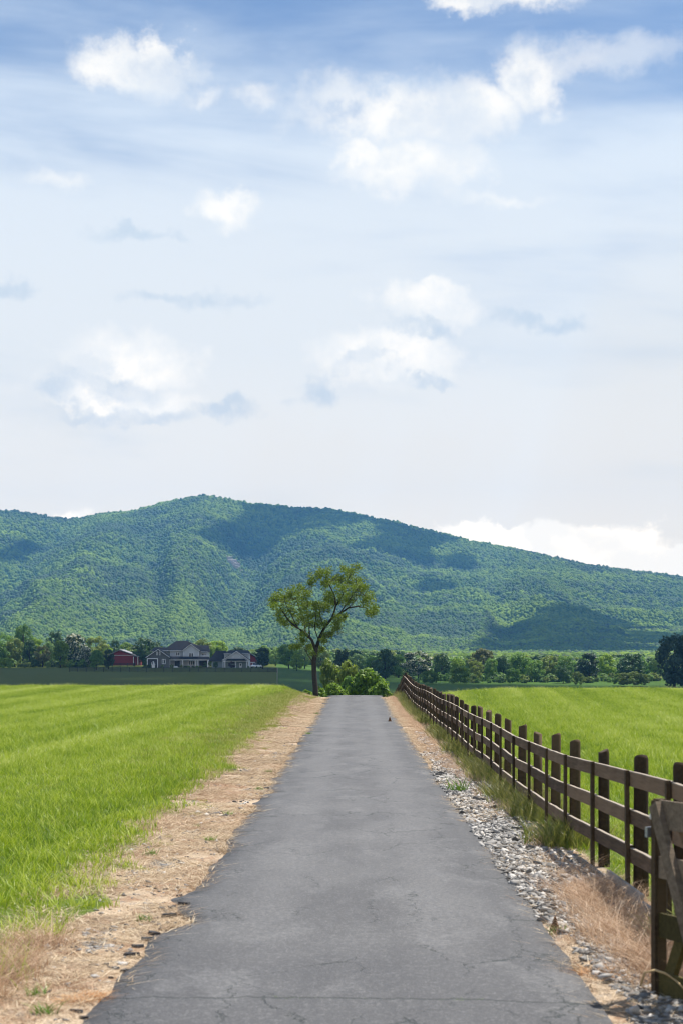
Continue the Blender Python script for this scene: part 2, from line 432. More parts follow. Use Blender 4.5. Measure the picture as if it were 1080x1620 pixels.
def m_road(t, out):
    P = pos(t); x, y, z = t.sep(P)
    rx = t.math('SUBTRACT', x, t.math('MULTIPLY', y, ROADC))
    agg = t.voro(P, 95.0, out='Color'); agg2 = t.noise(P, 60.0, 4, 0.7)
    blot = t.noise(t.comb(t.math('MULTIPLY', x, 1.0), t.math('MULTIPLY', y, 0.35), 0), 0.9, 5, 0.6)
    tr = t.math('ABSOLUTE', t.math('SUBTRACT', t.math('ABSOLUTE', rx), 0.72))
    track = t.mrange(tr, 0.42, 0.05)           # polished wheel tracks
    mid = t.mrange(t.math('ABSOLUTE', rx), 0.35, 0.0)
    edge = t.mrange(t.math('ADD', t.math('ABSOLUTE', rx), t.math('MULTIPLY', t.math('SUBTRACT', t.noise(P, 2.6, 5, 0.7), 0.5), 0.6)), 1.05, 1.5)
    base_ = t.mix(t.mrange(blot, 0.36, 0.64), (0.058, 0.056, 0.056), (0.116, 0.113, 0.110))
    base_ = t.mix(t.math('MULTIPLY', track, 0.45), base_, (0.158, 0.154, 0.150))
    base_ = t.mix(t.math('MULTIPLY', edge, 0.8), base_, (0.056, 0.055, 0.056))
    nearp = t.mrange(t.math('ADD', y, t.math('MULTIPLY', t.math('SUBTRACT', t.noise(P, 1.3, 4), 0.5), 2.5)), 15.6, 13.7)
    base_ = t.mix(t.math('MULTIPLY', nearp, 0.7), base_, (0.048, 0.047, 0.050))    # the lane is patched darker at its near end
    wipe = t.noise(t.comb(t.math('MULTIPLY', x, 1.3), t.math('MULTIPLY', y, 0.5), 3.0), 1.6, 5, 0.65)
    base_ = t.mix(t.math('MULTIPLY', t.mrange(wipe, 0.52, 0.66), 0.45), base_, (0.19, 0.186, 0.182))
    dk = t.noise(P, 2.3, 3, 0.6)
    base_ = t.mix(t.math('MULTIPLY', t.mrange(dk, 0.6, 0.72), 0.30), base_, (0.07, 0.07, 0.076))
    g25 = t.noise(P, 22.0, 5, 0.75)
    base_ = t.mix(t.math('MULTIPLY', t.mrange(g25, 0.60, 0.42), 0.6), base_, (0.060, 0.059, 0.060))
    base_ = t.mix(t.math('MULTIPLY', t.mrange(g25, 0.54, 0.66), 0.45), base_, (0.22, 0.214, 0.208))
    c = t.mix(t.math('MULTIPLY', t.mrange(agg, 0.60, 1.0), 0.34), base_, (0.36, 0.352, 0.345))
    c = t.mix(t.math('MULTIPLY', t.mrange(agg2, 0.58, 0.42), 0.40), c, (0.05, 0.05, 0.055))
    # cracks: broken network
    wv = t.vmath('ADD', P, t.vmath('MULTIPLY', t.vmath('SUBTRACT', t.noise(P, 3.0, 4, 0.7, 0, 'Color'), (0.5, 0.5, 0.5)), (0.45, 0.45, 0.0)))
    ck = t.voro(t.vmath('MULTIPLY', wv, (1.0, 0.30, 0.0)), 1.4, 'DISTANCE_TO_EDGE')
    gate_ = t.mrange(t.math('ADD', t.noise(P, 0.55, 3, 0.6), t.math('MULTIPLY', edge, 0.14)), 0.50, 0.57)
    cm = t.math('MULTIPLY', t.mrange(ck, 0.010, 0.001), gate_)
    ck2 = t.voro(t.vmath('MULTIPLY', wv, (1.0, 0.6, 0.0)), 4.0, 'DISTANCE_TO_EDGE')
    gate2 = t.math('MULTIPLY', t.mrange(t.noise(P, 0.8, 3, 0.6, 0), 0.55, 0.64), t.mrange(t.math('ABSOLUTE', rx), 0.8, 1.45))
    cm = t.math('MAXIMUM', cm, t.math('MULTIPLY', t.mrange(ck2, 0.030, 0.008), gate2))
    # the long cross crack near the camera
    yc = t.math('ADD', t.math('ADD', 12.62, t.math('MULTIPLY', rx, -0.06)), t.math('MULTIPLY', t.math('SUBTRACT', t.noise(t.comb(x, 0, 0), 1.9, 7, 0.75), 0.5), 0.42))
    cc = t.math('MULTIPLY', t.mrange(t.math('ABSOLUTE', t.math('SUBTRACT', y, yc)), t.math('MULTIPLY', t.noise(P, 3.0, 3), 0.055), 0.004), 0.9)
    cm = t.math('MAXIMUM', cm, cc)
    c = t.mix(t.math('MULTIPLY', cm, 0.88), c, (0.015, 0.021, 0.020))
    h = t.math('SUBTRACT', t.math('MULTIPLY', agg2, 0.35), t.math('MULTIPLY', cm, 1.0))
    pri(t, out, c, 0.72, 0.35, bump(t, h, 0.6, 0.012))
M_ROAD = mat('asphalt', m_road)

def m_mount(t, out):
    P = pos(t)
    v = t.voro(P, 0.13, out='Color'); n = t.noise(P, 0.004, 4, 0.6)
    c = t.mix(t.mrange(v, 0.2, 0.9), (0.020, 0.052, 0.018), (0.055, 0.115, 0.030))
    c = t.mix(t.mrange(n, 0.52, 0.66), c, (0.025, 0.055, 0.030))
    pri(t, out, c, 0.95, 0.1, bump(t, t.voro(P, 0.13), 1.0, 5.0))
M_MOUNT = mat('forest_floor', m_mount)

def m_canopy(t, out):
    P = pos(t); r = obj_rand(t)
    n = t.noise(P, 0.0035, 5, 0.65); n2 = t.noise(t.vmath('ADD', P, (900., 100., 5.)), 0.010, 4, 0.6)
    con = t.mrange(t.math('ADD', n, t.math('MULTIPLY', t.math('SUBTRACT', r, 0.5), 0.22)), 0.50, 0.60)
    br = t.mix(r, (0.050, 0.098, 0.010), (0.150, 0.215, 0.020))
    br = t.mix(t.math('MULTIPLY', t.mrange(n2, 0.48, 0.70), 0.7), br, (0.200, 0.290, 0.030))
    cn = t.mix(t.math('FRACT', t.math('MULTIPLY', r, 7.3)), (0.022, 0.042, 0.026), (0.058, 0.082, 0.050))
    c = t.mix(t.math('MULTIPLY', con, 0.85), br, cn)
    pri(t, out, c, 0.85, 0.12)
M_CANOPY = mat('mountain_canopy', m_canopy)

def grass_mat(name, stops, transl=0.35, band=True):
    def b(t, out):
        P = pos(t); x, y, z = t.sep(P)
        a = attr(t, 'tint'); r = obj_rand(t)
        n = t.math('ADD', t.math('MULTIPLY', t.noise(P, 0.45, 5, 0.7), 0.9), t.math('MULTIPLY', t.noise(P, 3.5, 3, 0.7), 0.5))
        # swathes left by the mower run along the field
        sw = t.noise(t.comb(t.math('ADD', t.math('MULTIPLY', x, 0.62), t.math('MULTIPLY', y, -0.035)), t.math('MULTIPLY', y, 0.012), 0), 1.1, 3, 0.5)
        f = t.math('ADD', t.math('MULTIPLY', a, 0.55), t.math('ADD', t.math('MULTIPLY', t.math('SUBTRACT', r, 0.5), 0.22),
            t.math('ADD', t.math('MULTIPLY', t.math('SUBTRACT', n, 0.2), 0.44), t.math('MULTIPLY', t.math('SUBTRACT', sw, 0.5), 0.9 if band else 0.2))), clamp=True)
        c = t.ramp(f, stops)
        p = pri(t, None, c, 0.5, 0.4)
        tr = t.new('ShaderNodeBsdfTranslucent'); t.put(tr.inputs[0], c)
        mx = t.new('ShaderNodeMixShader'); mx.inputs[0].default_value = transl
        t.l.new(p, mx.inputs[1]); t.l.new(tr.outputs[0], mx.inputs[2]); t.l.new(mx.outputs[0], out.inputs[0])
    return mat(name, b)
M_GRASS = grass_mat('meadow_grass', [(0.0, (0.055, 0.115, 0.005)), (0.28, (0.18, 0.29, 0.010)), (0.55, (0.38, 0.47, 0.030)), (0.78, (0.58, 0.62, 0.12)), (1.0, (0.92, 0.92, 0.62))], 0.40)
M_BANK = grass_mat('bank_grass', [(0.0, (0.17, 0.20, 0.02)), (0.45, (0.32, 0.34, 0.05)), (0.8, (0.52, 0.47, 0.16)), (1.0, (0.75, 0.64, 0.35))], 0.25, False)
M_STRAW = grass_mat('dead_straw', [(0.0, (0.09, 0.05, 0.028)), (0.3, (0.30, 0.195, 0.11)), (0.6, (0.64, 0.50, 0.32)), (1.0, (0.90, 0.80, 0.62))], 0.2, False)
M_WISP = grass_mat('dead_wisps', [(0.0, (0.17, 0.09, 0.045)), (0.35, (0.42, 0.26, 0.15)), (0.7, (0.66, 0.48, 0.32)), (1.0, (0.82, 0.68, 0.50))], 0.25, False)
M_WEED = grass_mat('weed_leaves', [(0.0, (0.045, 0.080, 0.010)), (0.35, (0.13, 0.17, 0.022)), (0.6, (0.34, 0.32, 0.07)), (1.0, (0.62, 0.50, 0.24))], 0.35, False)
M_TUFT = grass_mat('tuft_leaves', [(0.0, (0.05, 0.13, 0.01)), (0.5, (0.14, 0.26, 0.02)), (1.0, (0.30, 0.40, 0.05))], 0.35, False)

def m_stone(t, out):
    r = obj_rand(t); n = t.noise(t.new('ShaderNodeTexCoord').outputs['Object'], 3.0, 4)
    c = t.ramp(t.math('ADD', t.math('MULTIPLY', r, 0.8), t.math('MULTIPLY', n, 0.2)), [(0.0, (0.05, 0.048, 0.045)), (0.2, (0.13, 0.125, 0.118)), (0.55, (0.27, 0.255, 0.238)), (0.85, (0.50, 0.475, 0.44)), (1.0, (0.42, 0.31, 0.21))])
    pri(t, out, c, 0.85, 0.25)
M_STONE = mat('crushed_stone', m_stone)
M_CHUNK = flat_mat('broken_asphalt', (0.055, 0.054, 0.056), 0.9, 0.2, 0.4, 20)
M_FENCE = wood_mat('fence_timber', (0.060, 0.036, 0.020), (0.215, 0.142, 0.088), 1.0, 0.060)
M_POST = wood_mat('post_timber', (0.032, 0.021, 0.012), (0.100, 0.068, 0.038))
M_GATE = wood_mat('gate_timber', (0.085, 0.065, 0.045), (0.290, 0.225, 0.160), 1.0)
M_GATE2 = wood_mat('mossy_timber', (0.040, 0.033, 0.010), (0.115, 0.095, 0.030))
M_KICK = wood_mat('grey_timber', (0.16, 0.135, 0.11), (0.34, 0.30, 0.26))
M_METAL = flat_mat('galvanised_steel', (0.35, 0.37, 0.40), 0.45, 0.5, 0.1, 20, 0.8)
M_WHITEP = flat_mat('white_porcelain', (0.8, 0.8, 0.78), 0.25, 0.5, 0.02)
M_BARK = wood_mat('bark', (0.022, 0.019, 0.016), (0.075, 0.065, 0.052), 0.6)
M_BARKD = flat_mat('dark_bark', (0.045, 0.038, 0.03), 0.9, 0.2, 0.3, 2)

LEAF = {
    'hero':   leaf_mat('leaves_lone_tree', (0.075, 0.128, 0.013), (0.231, 0.308, 0.029), 0.32, 0.0),
    'mid':    leaf_mat('leaves_mid_green', (0.087, 0.183, 0.044), (0.251, 0.399, 0.076)),
    'dark':   leaf_mat('leaves_dark_green', (0.040, 0.087, 0.031), (0.099, 0.182, 0.054), 0.25),
    'vdark':  leaf_mat('leaves_deep_green', (0.021, 0.046, 0.027), (0.055, 0.101, 0.046), 0.18),
    'olive':  leaf_mat('leaves_olive', (0.122, 0.185, 0.044), (0.318, 0.367, 0.084)),
    'yellow': leaf_mat('leaves_yellow_green', (0.155, 0.256, 0.024), (0.391, 0.535, 0.058), 0.45),
    'bright': leaf_mat('leaves_bright_green', (0.090, 0.170, 0.016), (0.261, 0.378, 0.042), 0.45),
    'pale':   leaf_mat('leaves_pale_green', (0.147, 0.236, 0.090), (0.315, 0.450, 0.158)),
    'white':  leaf_mat('leaves_white_blossom', (0.029, 0.060, 0.023), (0.078, 0.124, 0.044), 0.3, 0.35, (0.62, 0.62, 0.52), 0.42),
    'brown':  leaf_mat('leaves_brownish', (0.095, 0.111, 0.043), (0.224, 0.235, 0.101)),
    'red':    leaf_mat('leaves_dark_red', (0.030, 0.010, 0.012), (0.075, 0.020, 0.022), 0.2),
}

# ------------------------------------------------------------------ ground
def ground_mesh():
    xs = np.concatenate([-np.geomspace(5200, 7.2, 60), np.arange(-7.0, 7.01, 0.14), np.geomspace(7.2, 5200, 60)])
    ys = np.concatenate([-np.geomspace(900, 6, 14), np.arange(-4, 10, 1.0), np.arange(10, 45, 0.22), np.arange(45, 125, 0.5), np.arange(125, 360, 3.0), np.arange(360, 700, 6.0), np.geomspace(700, 4700, 60)])
    X, Y = np.meshgrid(xs, ys)
    Z = HT(X, Y)
    rx = X - ROADC * Y
    Z = Z - 0.045 * (sstep(1.72, 1.5, np.abs(rx)) * (Y < 113))
    n = fbm(X * 0.9, Y * 0.45, 77, 4); n2 = fbm(X * 2.5, Y * 1.2, 83, 3)
    lw = np.interp(Y, [10, 15, 20, 30, 50, 80, 100, 106], [1.15, 0.85, 0.92, 1.15, 1.15, 1.05, 0.65, 0.55])
    dl = (-rx - 1.6)                                     # distance out from the left edge
    dr = (rx - 1.6)
    left = sstep(lw - 0.15, lw + 0.18, dl + (n - 0.5) * 1.0)
    right = sstep(0.9, 1.25, dr + (n - 0.5) * 0.5)
    grass = np.where(rx < 0, left, right)
    grass = np.where(Y > 112, 1.0, grass)
    straw = np.clip(0.85 + (n2 - 0.5) * 1.4, 0, 1)
    gl = sstep(0.70, 0.78, n2) * sstep(0.1, 0.3, dl) * 0.9
    cover = np.interp(Y, [10, 16, 19, 38, 46, 60, 110], [0.7, 0.75, 1.0, 1.0, 0.35, 0.25, 0.1])
    grr = sstep(0.62, 0.40, np.abs(dr - 0.42) + (n - 0.5) * 0.9 + (1 - cover) * 0.5)
    gravel = np.where(rx < 0, gl, grr)
    v = np.stack([X, Y, Z], -1).reshape(-1, 3)
    ny, nx = X.shape; i = np.arange(nx * ny).reshape(ny, nx)
    f = np.stack([i[:-1, :-1], i[:-1, 1:], i[1:, 1:], i[1:, :-1]], -1).reshape(-1, 4)
    return np_mesh('ground', v, f, M_GROUND, True, {'grass': grass, 'straw': straw, 'gravel': gravel})
tag(link('ground', ground_mesh()), 'grassy farmland with straw and gravel shoulders beside the lane', kind='structure')

# road: a slab with ragged broken edges, curving away left behind the crest
def road_edges(y):
    n = fbm(y * 1.1, y * 0 + 1, 91, 4) - 0.5
    m = fbm(y * 1.0, y * 0 + 7, 95, 4) - 0.5
    bite = 0.22 * np.exp(-((y - 16.6) / 0.45) ** 2) + 0.13 * np.exp(-((y - 33.5) / 0.5) ** 2) - 0.10 * np.exp(-((y - 18.1) / 0.3) ** 2)
    lef = -1.60 + 0.20 * n + bite - np.interp(y, [0, 13, 16, 20], [0.2, 0.12, 0.03, 0])
    rig = 1.60 + 0.12 * m + np.interp(y, [0, 13, 20], [0.05, 0.03, 0.0])
    return lef, rig
def road_mesh():
    ys = np.concatenate([np.arange(-30, 9, 1.0), np.arange(9, 60, 0.07), np.arange(60, 112, 0.25)])
    lef, rig = road_edges(ys)
    K = 13; rows = []
    for j in range(K):
        s = j / (K - 1)
        rx = lef + (rig - lef) * s
        z = road_g(ys) + 0.022 * (1 - (2 * s - 1) ** 2) + 0.008
        if j in (0, K - 1): z = z - 0.006
        rows.append(np.stack([rx + ROADC * ys, ys, z], -1))
    lo = rows[0].copy(); lo[:, 2] -= 0.09; lo[:, 0] -= 0.02
    hi = rows[-1].copy(); hi[:, 2] -= 0.09; hi[:, 0] += 0.02
    rows = [lo] + rows + [hi]
    G = np.stack(rows, 1)
    # bend after the crest
    R = 22.0; cx = ROADC * 112 - R; th = np.linspace(0, 1.45, 50)[1:]
    bend = []
    for a in th:
        row = []
        for p in G[-1]:
            r = p[0] - cx; X = cx + r * math.cos(a); Y = 112 + r * math.sin(a)
            row.append((X, Y, p[2] - road_g(111.75)))
        yc = 112 + R * math.sin(a); xc = cx + R * math.cos(a)
        zc = float(HT(xc, yc)); row = [(q[0], q[1], q[2] + zc + 0.25) for q in row]
        bend.append(row)
    G = np.concatenate([G, np.array(bend)], 0)
    n, k = G.shape[:2]; i = np.arange(n * k).reshape(n, k)
    f = np.stack([i[:-1, :-1], i[:-1, 1:], i[1:, 1:], i[1:, :-1]], -1).reshape(-1, 4)
    return np_mesh('road', G.reshape(-1, 3), f, M_ROAD, True)
tag(link('road', road_mesh()), 'narrow grey asphalt lane running straight to the crest', kind='structure')

# mountain
def mountain_mesh():
    us = np.concatenate([np.linspace(-1.0, -0.22, 60)[:-1], np.linspace(-0.22, 0.22, 300), np.linspace(0.22, 1.0, 60)[1:]])
    ys = np.concatenate([np.linspace(MY0, MY1, 200), np.linspace(MY1, 5000, 16)[1:]])
    Uu, Y = np.meshgrid(us, ys); X = Uu * Y
    Z = MZ(X, Y)
    Z[0] -= 25
    i = np.arange(X.size).reshape(X.shape)
    f = np.stack([i[:-1, :-1], i[:-1, 1:], i[1:, 1:], i[1:, :-1]], -1).reshape(-1, 4)
    return np_mesh('mountain', np.stack([X, Y, Z], -1).reshape(-1, 3), f, M_MOUNT, True)
tag(link('mountain', mountain_mesh()), 'long wooded mountain ridge filling the background', kind='structure')

# ------------------------------------------------------------------ scattering by geometry nodes
def scatter(name, P, rz, scale, idx, variants, label, cat='grass', tilt=None):
    """P (n,3), rz (n,), scale (n,) or (n,3), idx (n,) picks a mesh of VARIANTS"""
    P = np.asarray(P, np.float32); n = len(P)
    me = bpy.data.meshes.new(name); me.vertices.add(n); me.vertices.foreach_set('co', P.ravel())
    rot = np.zeros((n, 3), np.float32); rot[:, 2] = rz
    if tilt is not None: rot[:, :2] = tilt
    sc = np.asarray(scale, np.float32); sc = np.repeat(sc[:, None], 3, 1) if sc.ndim == 1 else sc
    a = me.attributes.new('rot', 'FLOAT_VECTOR', 'POINT'); a.data.foreach_set('vector', rot.ravel())
    a = me.attributes.new('scl', 'FLOAT_VECTOR', 'POINT'); a.data.foreach_set('vector', np.ascontiguousarray(sc).ravel())
    a = me.attributes.new('vi', 'INT', 'POINT'); a.data.foreach_set('value', np.asarray(idx, np.int32))
    me.update()
    src = bpy.data.collections.new(name + '_source')
    for k, vm in enumerate(variants):
        so = bpy.data.objects.new('%s_piece.%03d' % (name, k + 1), vm); src.objects.link(so)
        tag(so, label, cat, kind='stuff')
    o = bpy.data.objects.new(name, me); COL.objects.link(o); tag(o, label, cat, kind='stuff')
    ng = bpy.data.node_groups.new(name + '_scatter', 'GeometryNodeTree')
    ng.interface.new_socket('Geometry', in_out='INPUT', socket_type='NodeSocketGeometry')
    ng.interface.new_socket('Geometry', in_out='OUTPUT', socket_type='NodeSocketGeometry')
    N = ng.nodes; L = ng.links
    gi = N.new('NodeGroupInput'); go = N.new('NodeGroupOutput')
    ip = N.new('GeometryNodeInstanceOnPoints'); ci = N.new('GeometryNodeCollectionInfo')
    ci.inputs['Collection'].default_value = src
    ci.inputs['Separate Children'].default_value = True; ci.inputs['Reset Children'].default_value = True
    def na(nm, typ):
        q = N.new('GeometryNodeInputNamedAttribute'); q.data_type = typ; q.inputs['Name'].default_value = nm
        return q.outputs['Attribute']
    L.new(gi.outputs[0], ip.inputs['Points']); L.new(ci.outputs[0], ip.inputs['Instance'])
    ip.inputs['Pick Instance'].default_value = True
    L.new(na('vi', 'INT'), ip.inputs['Instance Index']); L.new(na('scl', 'FLOAT_VECTOR'), ip.inputs['Scale'])
    e2r = N.new('FunctionNodeEulerToRotation'); L.new(na('rot', 'FLOAT_VECTOR'), e2r.inputs[0]); L.new(e2r.outputs[0], ip.inputs['Rotation'])
    L.new(ip.outputs[0], go.inputs[0])
    md = o.modifiers.new('scatter', 'NODES'); md.node_group = ng
    return o

def ico(sub=1):
    import bmesh
    bm = bmesh.new(); bmesh.ops.create_icosphere(bm, subdivisions=sub, radius=1.0)
    v = np.array([q.co[:] for q in bm.verts]); f = np.array([[q.index for q in fc.verts] for fc in bm.faces]); bm.free()
    return v, f
def lump(seed, sub, amp, flat=1.0, freq=1.7, mat_=None, name='lump', smooth=False):
    v, f = ico(sub); r = np.random.default_rng(seed)
    d = np.zeros(len(v))
    for k in range(7):
        c = r.normal(size=3); c /= np.linalg.norm(c)
        d += np.maximum(0, (v @ c) - 0.45) * r.uniform(-0.6, 1.0) * amp * 2
    d += r.normal(size=len(v)) * amp * 0.35
    v = v * (1 + d)[:, None]; v[:, 2] *= flat
    return np_mesh(name, v, f, mat_, smooth)

def blades(seed, n, rad, h0, h1, wid, bend, mat_, name='blade_clump', lay=0.0, seg=3, pale=0.12, up=0.0):
    """a clump of tapering, bending grass blades"""
    r = np.random.default_rng(seed); V = []; Fq = []; T = []
    for i in range(n):
        a = r.uniform(0, 2 * math.pi); q = rad * math.sqrt(r.uniform())
        x, y = q * math.cos(a), q * math.sin(a)
        h = r.uniform(h0, h1); da = r.uniform(0, 2 * math.pi); b = bend * r.uniform(0.3, 1.4) * h
        ly = lay * h * r.uniform(0.5, 1.2)
        wv = wid * r.uniform(0.6, 1.3); wa = r.uniform(0, math.pi)
        tn = r.uniform(0, 0.8) if r.uniform() > pale else 1.0
        base_i = len(V)
        for s in range(seg + 1):
            t = s / seg
            cx = x + math.cos(da) * (b * t * t + ly * t); cy = y + math.sin(da) * (b * t * t + ly * t)
            cz = h * t * (1 - 0.22 * bend * t) * (1 - 0.8 * min(lay, 1)) - 0.02 + up
            ww = wv * (1 - t) ** 0.7 * 0.5 + 0.0004
            V.append((cx - math.cos(wa) * ww, cy - math.sin(wa) * ww, cz)); V.append((cx + math.cos(wa) * ww, cy + math.sin(wa) * ww, cz))
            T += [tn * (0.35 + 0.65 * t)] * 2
        for s in range(seg):
            k = base_i + 2 * s; Fq.append((k, k + 1, k + 3, k + 2))
    return np_mesh(name, V, Fq, mat_, False, {'tint': T})

# ---- meadow grass on both sides
def meadow(n_try, side, seed):
    r = np.random.default_rng(seed)
    y = 8 + (112 - 8) * np.sqrt(r.uniform(size=n_try)); xlim = 0.215 * y + 2.5
    x = (-xlim * r.uniform(size=n_try)) if side < 0 else (xlim * r.uniform(size=n_try))
    rx = x - ROADC * y
    n = fbm(x * 0.9, y * 0.45, 77, 4)
    lw = np.interp(y, [10, 15, 20, 30, 50, 80, 100, 106], [1.15, 0.85, 0.92, 1.15, 1.15, 1.05, 0.65, 0.55])
    if side < 0: keep = (-rx - 1.6) + (n - 0.5) * 1.0 > lw + 0.05 + 0.25 * r.uniform(size=n_try)
    else: keep = (rx - 1.6) + (n - 0.5) * 0.4 > 1.15
    return x[keep], y[keep], rx[keep]
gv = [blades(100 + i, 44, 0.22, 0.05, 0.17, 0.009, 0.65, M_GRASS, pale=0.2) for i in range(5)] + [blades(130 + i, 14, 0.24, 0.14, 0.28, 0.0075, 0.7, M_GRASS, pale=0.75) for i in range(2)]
xl, yl, rl = meadow(40000, -1, 1)
xr, yr, rr = meadow(32000, 1, 2)
def put_meadow(name, x, y, rx, label, side):
    r = np.random.default_rng(int(abs(side) * 7 + 3))
    sw = fbm(x * 0.62 - y * 0.035, y * 0.012, 19, 3)
    s = 0.72 + 0.75 * sw + 0.25 * r.uniform(size=len(x))
    if side < 0:
        bankk = sstep(-4.4, -2.6, rx); s = s * (1 - 0.45 * bankk * sstep(35, 60, y))
    s = s * np.interp(y, [8, 30, 112], [0.95, 1.0, 1.15])
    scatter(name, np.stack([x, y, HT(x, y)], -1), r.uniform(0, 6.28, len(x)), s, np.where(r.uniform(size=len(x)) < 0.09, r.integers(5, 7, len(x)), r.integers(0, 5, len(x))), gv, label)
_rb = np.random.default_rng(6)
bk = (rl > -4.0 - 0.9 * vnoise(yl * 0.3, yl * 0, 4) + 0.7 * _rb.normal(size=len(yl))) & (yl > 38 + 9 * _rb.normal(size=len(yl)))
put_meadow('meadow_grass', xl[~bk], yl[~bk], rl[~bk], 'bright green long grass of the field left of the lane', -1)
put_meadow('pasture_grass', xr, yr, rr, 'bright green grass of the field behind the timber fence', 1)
bv = [blades(150 + i, 40, 0.22, 0.05, 0.14, 0.009, 0.8, M_BANK, pale=0.25) for i in range(3)]
xb, yb = xl[bk], yl[bk]
scatter('bank_grass', np.stack([xb, yb, HT(xb, yb)], -1), rng.uniform(0, 6.28, len(xb)), rng.uniform(0.7, 1.2, len(xb)), rng.integers(0, 3, len(xb)), bv,
        'short dry olive grass on the mown bank beside the lane crest')

# ---- dead straw on the shoulders
def shoulder(n_try, side, w0, w1, y0, y1, seed, pw=0.5):
    r = np.random.default_rng(seed)
    y = y0 + (y1 - y0) * r.uniform(size=n_try) ** (1 / (1 + pw)); d = w0 + (w1 - w0) * r.uniform(size=n_try)
    l, g = road_edges(y); rx = (l - d) if side < 0 else (g + d)
    return rx + ROADC * y, y, d
sv = [blades(200 + i, 38, 0.16, 0.05, 0.16, 0.010, 1.0, M_STRAW, lay=0.7, pale=0.25) for i in range(4)]
x1, y1, d1 = shoulder(22000, -1, 0.03, 1.5, 9, 108, 3); n1 = fbm(x1 * 1.5, y1 * 0.8, 5)
k1 = n1 > 0.40
x2, y2, d2 = shoulder(10000, 1, 0.03, 1.1, 9, 112, 4); n2 = fbm(x2 * 1.5, y2 * 0.8, 6)
k2 = (n2 > np.interp(y2, [10, 17, 19, 38, 46, 110], [0.42, 0.46, 0.54, 0.54, 0.36, 0.25]))
xx = np.concatenate([x1[k1], x2[k2]]); yy = np.concatenate([y1[k1], y2[k2]])
scatter('dead_straw', np.stack([xx, yy, HT(xx, yy)], -1), rng.uniform(0, 6.28, len(xx)), rng.uniform(0.7, 1.3, len(xx)), rng.integers(0, 4, len(xx)), sv,
        'flattened tan dead straw along both edges of the lane')
bt = [blades(240 + i, 46, 0.13, 0.03, 0.10, 0.006, 1.0, M_WISP, lay=0.35, pale=0.12) for i in range(3)]
x5, y5, d5 = shoulder(9000, -1, 0.05, 1.4, 9, 100, 31); n5 = fbm(x5 * 1.3, y5 * 0.6, 33, 3); k5 = n5 > 0.60
scatter('brown_tufts', np.stack([x5, y5, HT(x5, y5)], -1)[k5], rng.uniform(0, 6.28, k5.sum()), rng.uniform(0.6, 1.4, k5.sum()), rng.integers(0, 3, k5.sum()), bt,
        'low reddish-brown dead tufts matted on the left shoulder')
x6, y6, d6 = shoulder(5000, -1, 0.75, 1.7, 9, 100, 32); k6 = fbm(x6 * 2.2, y6 * 1.1, 35, 3) > 0.62
bg6 = [blades(250 + i, 30, 0.12, 0.03, 0.09, 0.009, 0.9, M_BANK, lay=0.2, pale=0.1) for i in range(3)]
scatter('sparse_turf', np.stack([x6, y6, HT(x6, y6)], -1)[k6], rng.uniform(0, 6.28, k6.sum()), rng.uniform(0.6, 1.3, k6.sum()), rng.integers(0, 3, k6.sum()), bg6,
        'thin short turf creeping from the field onto the straw shoulder')
# ---- crushed stone
stv = [lump(300 + i, 1, 0.85, 0.42, mat_=M_STONE, name='stone') for i in range(5)]
x3, y3, d3 = shoulder(34000, 1, -0.02, 1.05, 9, 60, 7, 0.2); n3 = fbm(x3 * 0.9, y3 * 0.45, 77, 4)
k3 = (np.abs(d3 - 0.42) + (n3 - 0.5) * 0.9) < np.interp(y3, [9, 16, 19, 38, 44, 60], [0.42, 0.48, 0.60, 0.60, 0.28, 0.2])
x4, y4, d4 = shoulder(16000, -1, 0.1, 1.2, 9, 70, 8, 0.2); n4 = fbm(x4 * 2.5, y4 * 1.2, 83, 3); k4 = (n4 > 0.55 + 0.12 * np.random.default_rng(4).uniform(size=len(n4))) | (np.random.default_rng(14).uniform(size=len(n4)) < 0.10)
xx = np.concatenate([x3[k3], x4[k4]]); yy = np.concatenate([y3[k3], y4[k4]])
sz_ = np.concatenate([rng.gamma(2.6, 0.0054, k3.sum()) + 0.006, rng.gamma(2.0, 0.0045, k4.sum()) + 0.004])
scatter('gravel', np.stack([xx, yy, HT(xx, yy) + sz_ * 0.2], -1), rng.uniform(0, 6.28, len(xx)), sz_[:, None] * rng.uniform(0.7, 1.3, (len(xx), 3)), rng.integers(0, 5, len(xx)), stv,
        'pale grey crushed stone spread along the lane edges', 'gravel', rng.uniform(-0.5, 0.5, (len(xx), 2)))
# ---- weeds under the fence
wv_ = [blades(400 + i, 42, 0.20, 0.16, 0.52, 0.012, 0.7, M_WEED, pale=0.22, seg=4) for i in range(4)]
r = np.random.default_rng(9)
yw = 13 + 100 * r.uniform(size=3000) ** 1.35
yw[:260] = r.uniform(16.5, 27, 260)
rxw = 2.60 + 0.15 * r.normal(size=3000) + np.where(r.uniform(size=3000) < 0.35, 0.32, 0)
kw = (fbm(yw * 0.35, yw * 0, 12, 3) > 0.40) & (rxw > 2.25) & (yw > 15 + 4 * r.uniform(size=3000))
rxw, yw = rxw[kw], yw[kw]; xw = rxw + ROADC * yw
scatter('fence_weeds', np.stack([xw, yw, HT(xw, yw) - 0.05], -1), r.uniform(0, 6.28, len(xw)), r.uniform(0.5, 1.15, len(xw)) * np.interp(yw, [13, 22, 60, 110], [0.85, 1.0, 0.95, 1.1]), r.integers(0, 4, len(xw)), wv_,
        'unmown green and yellowing weeds growing up through the fence foot')
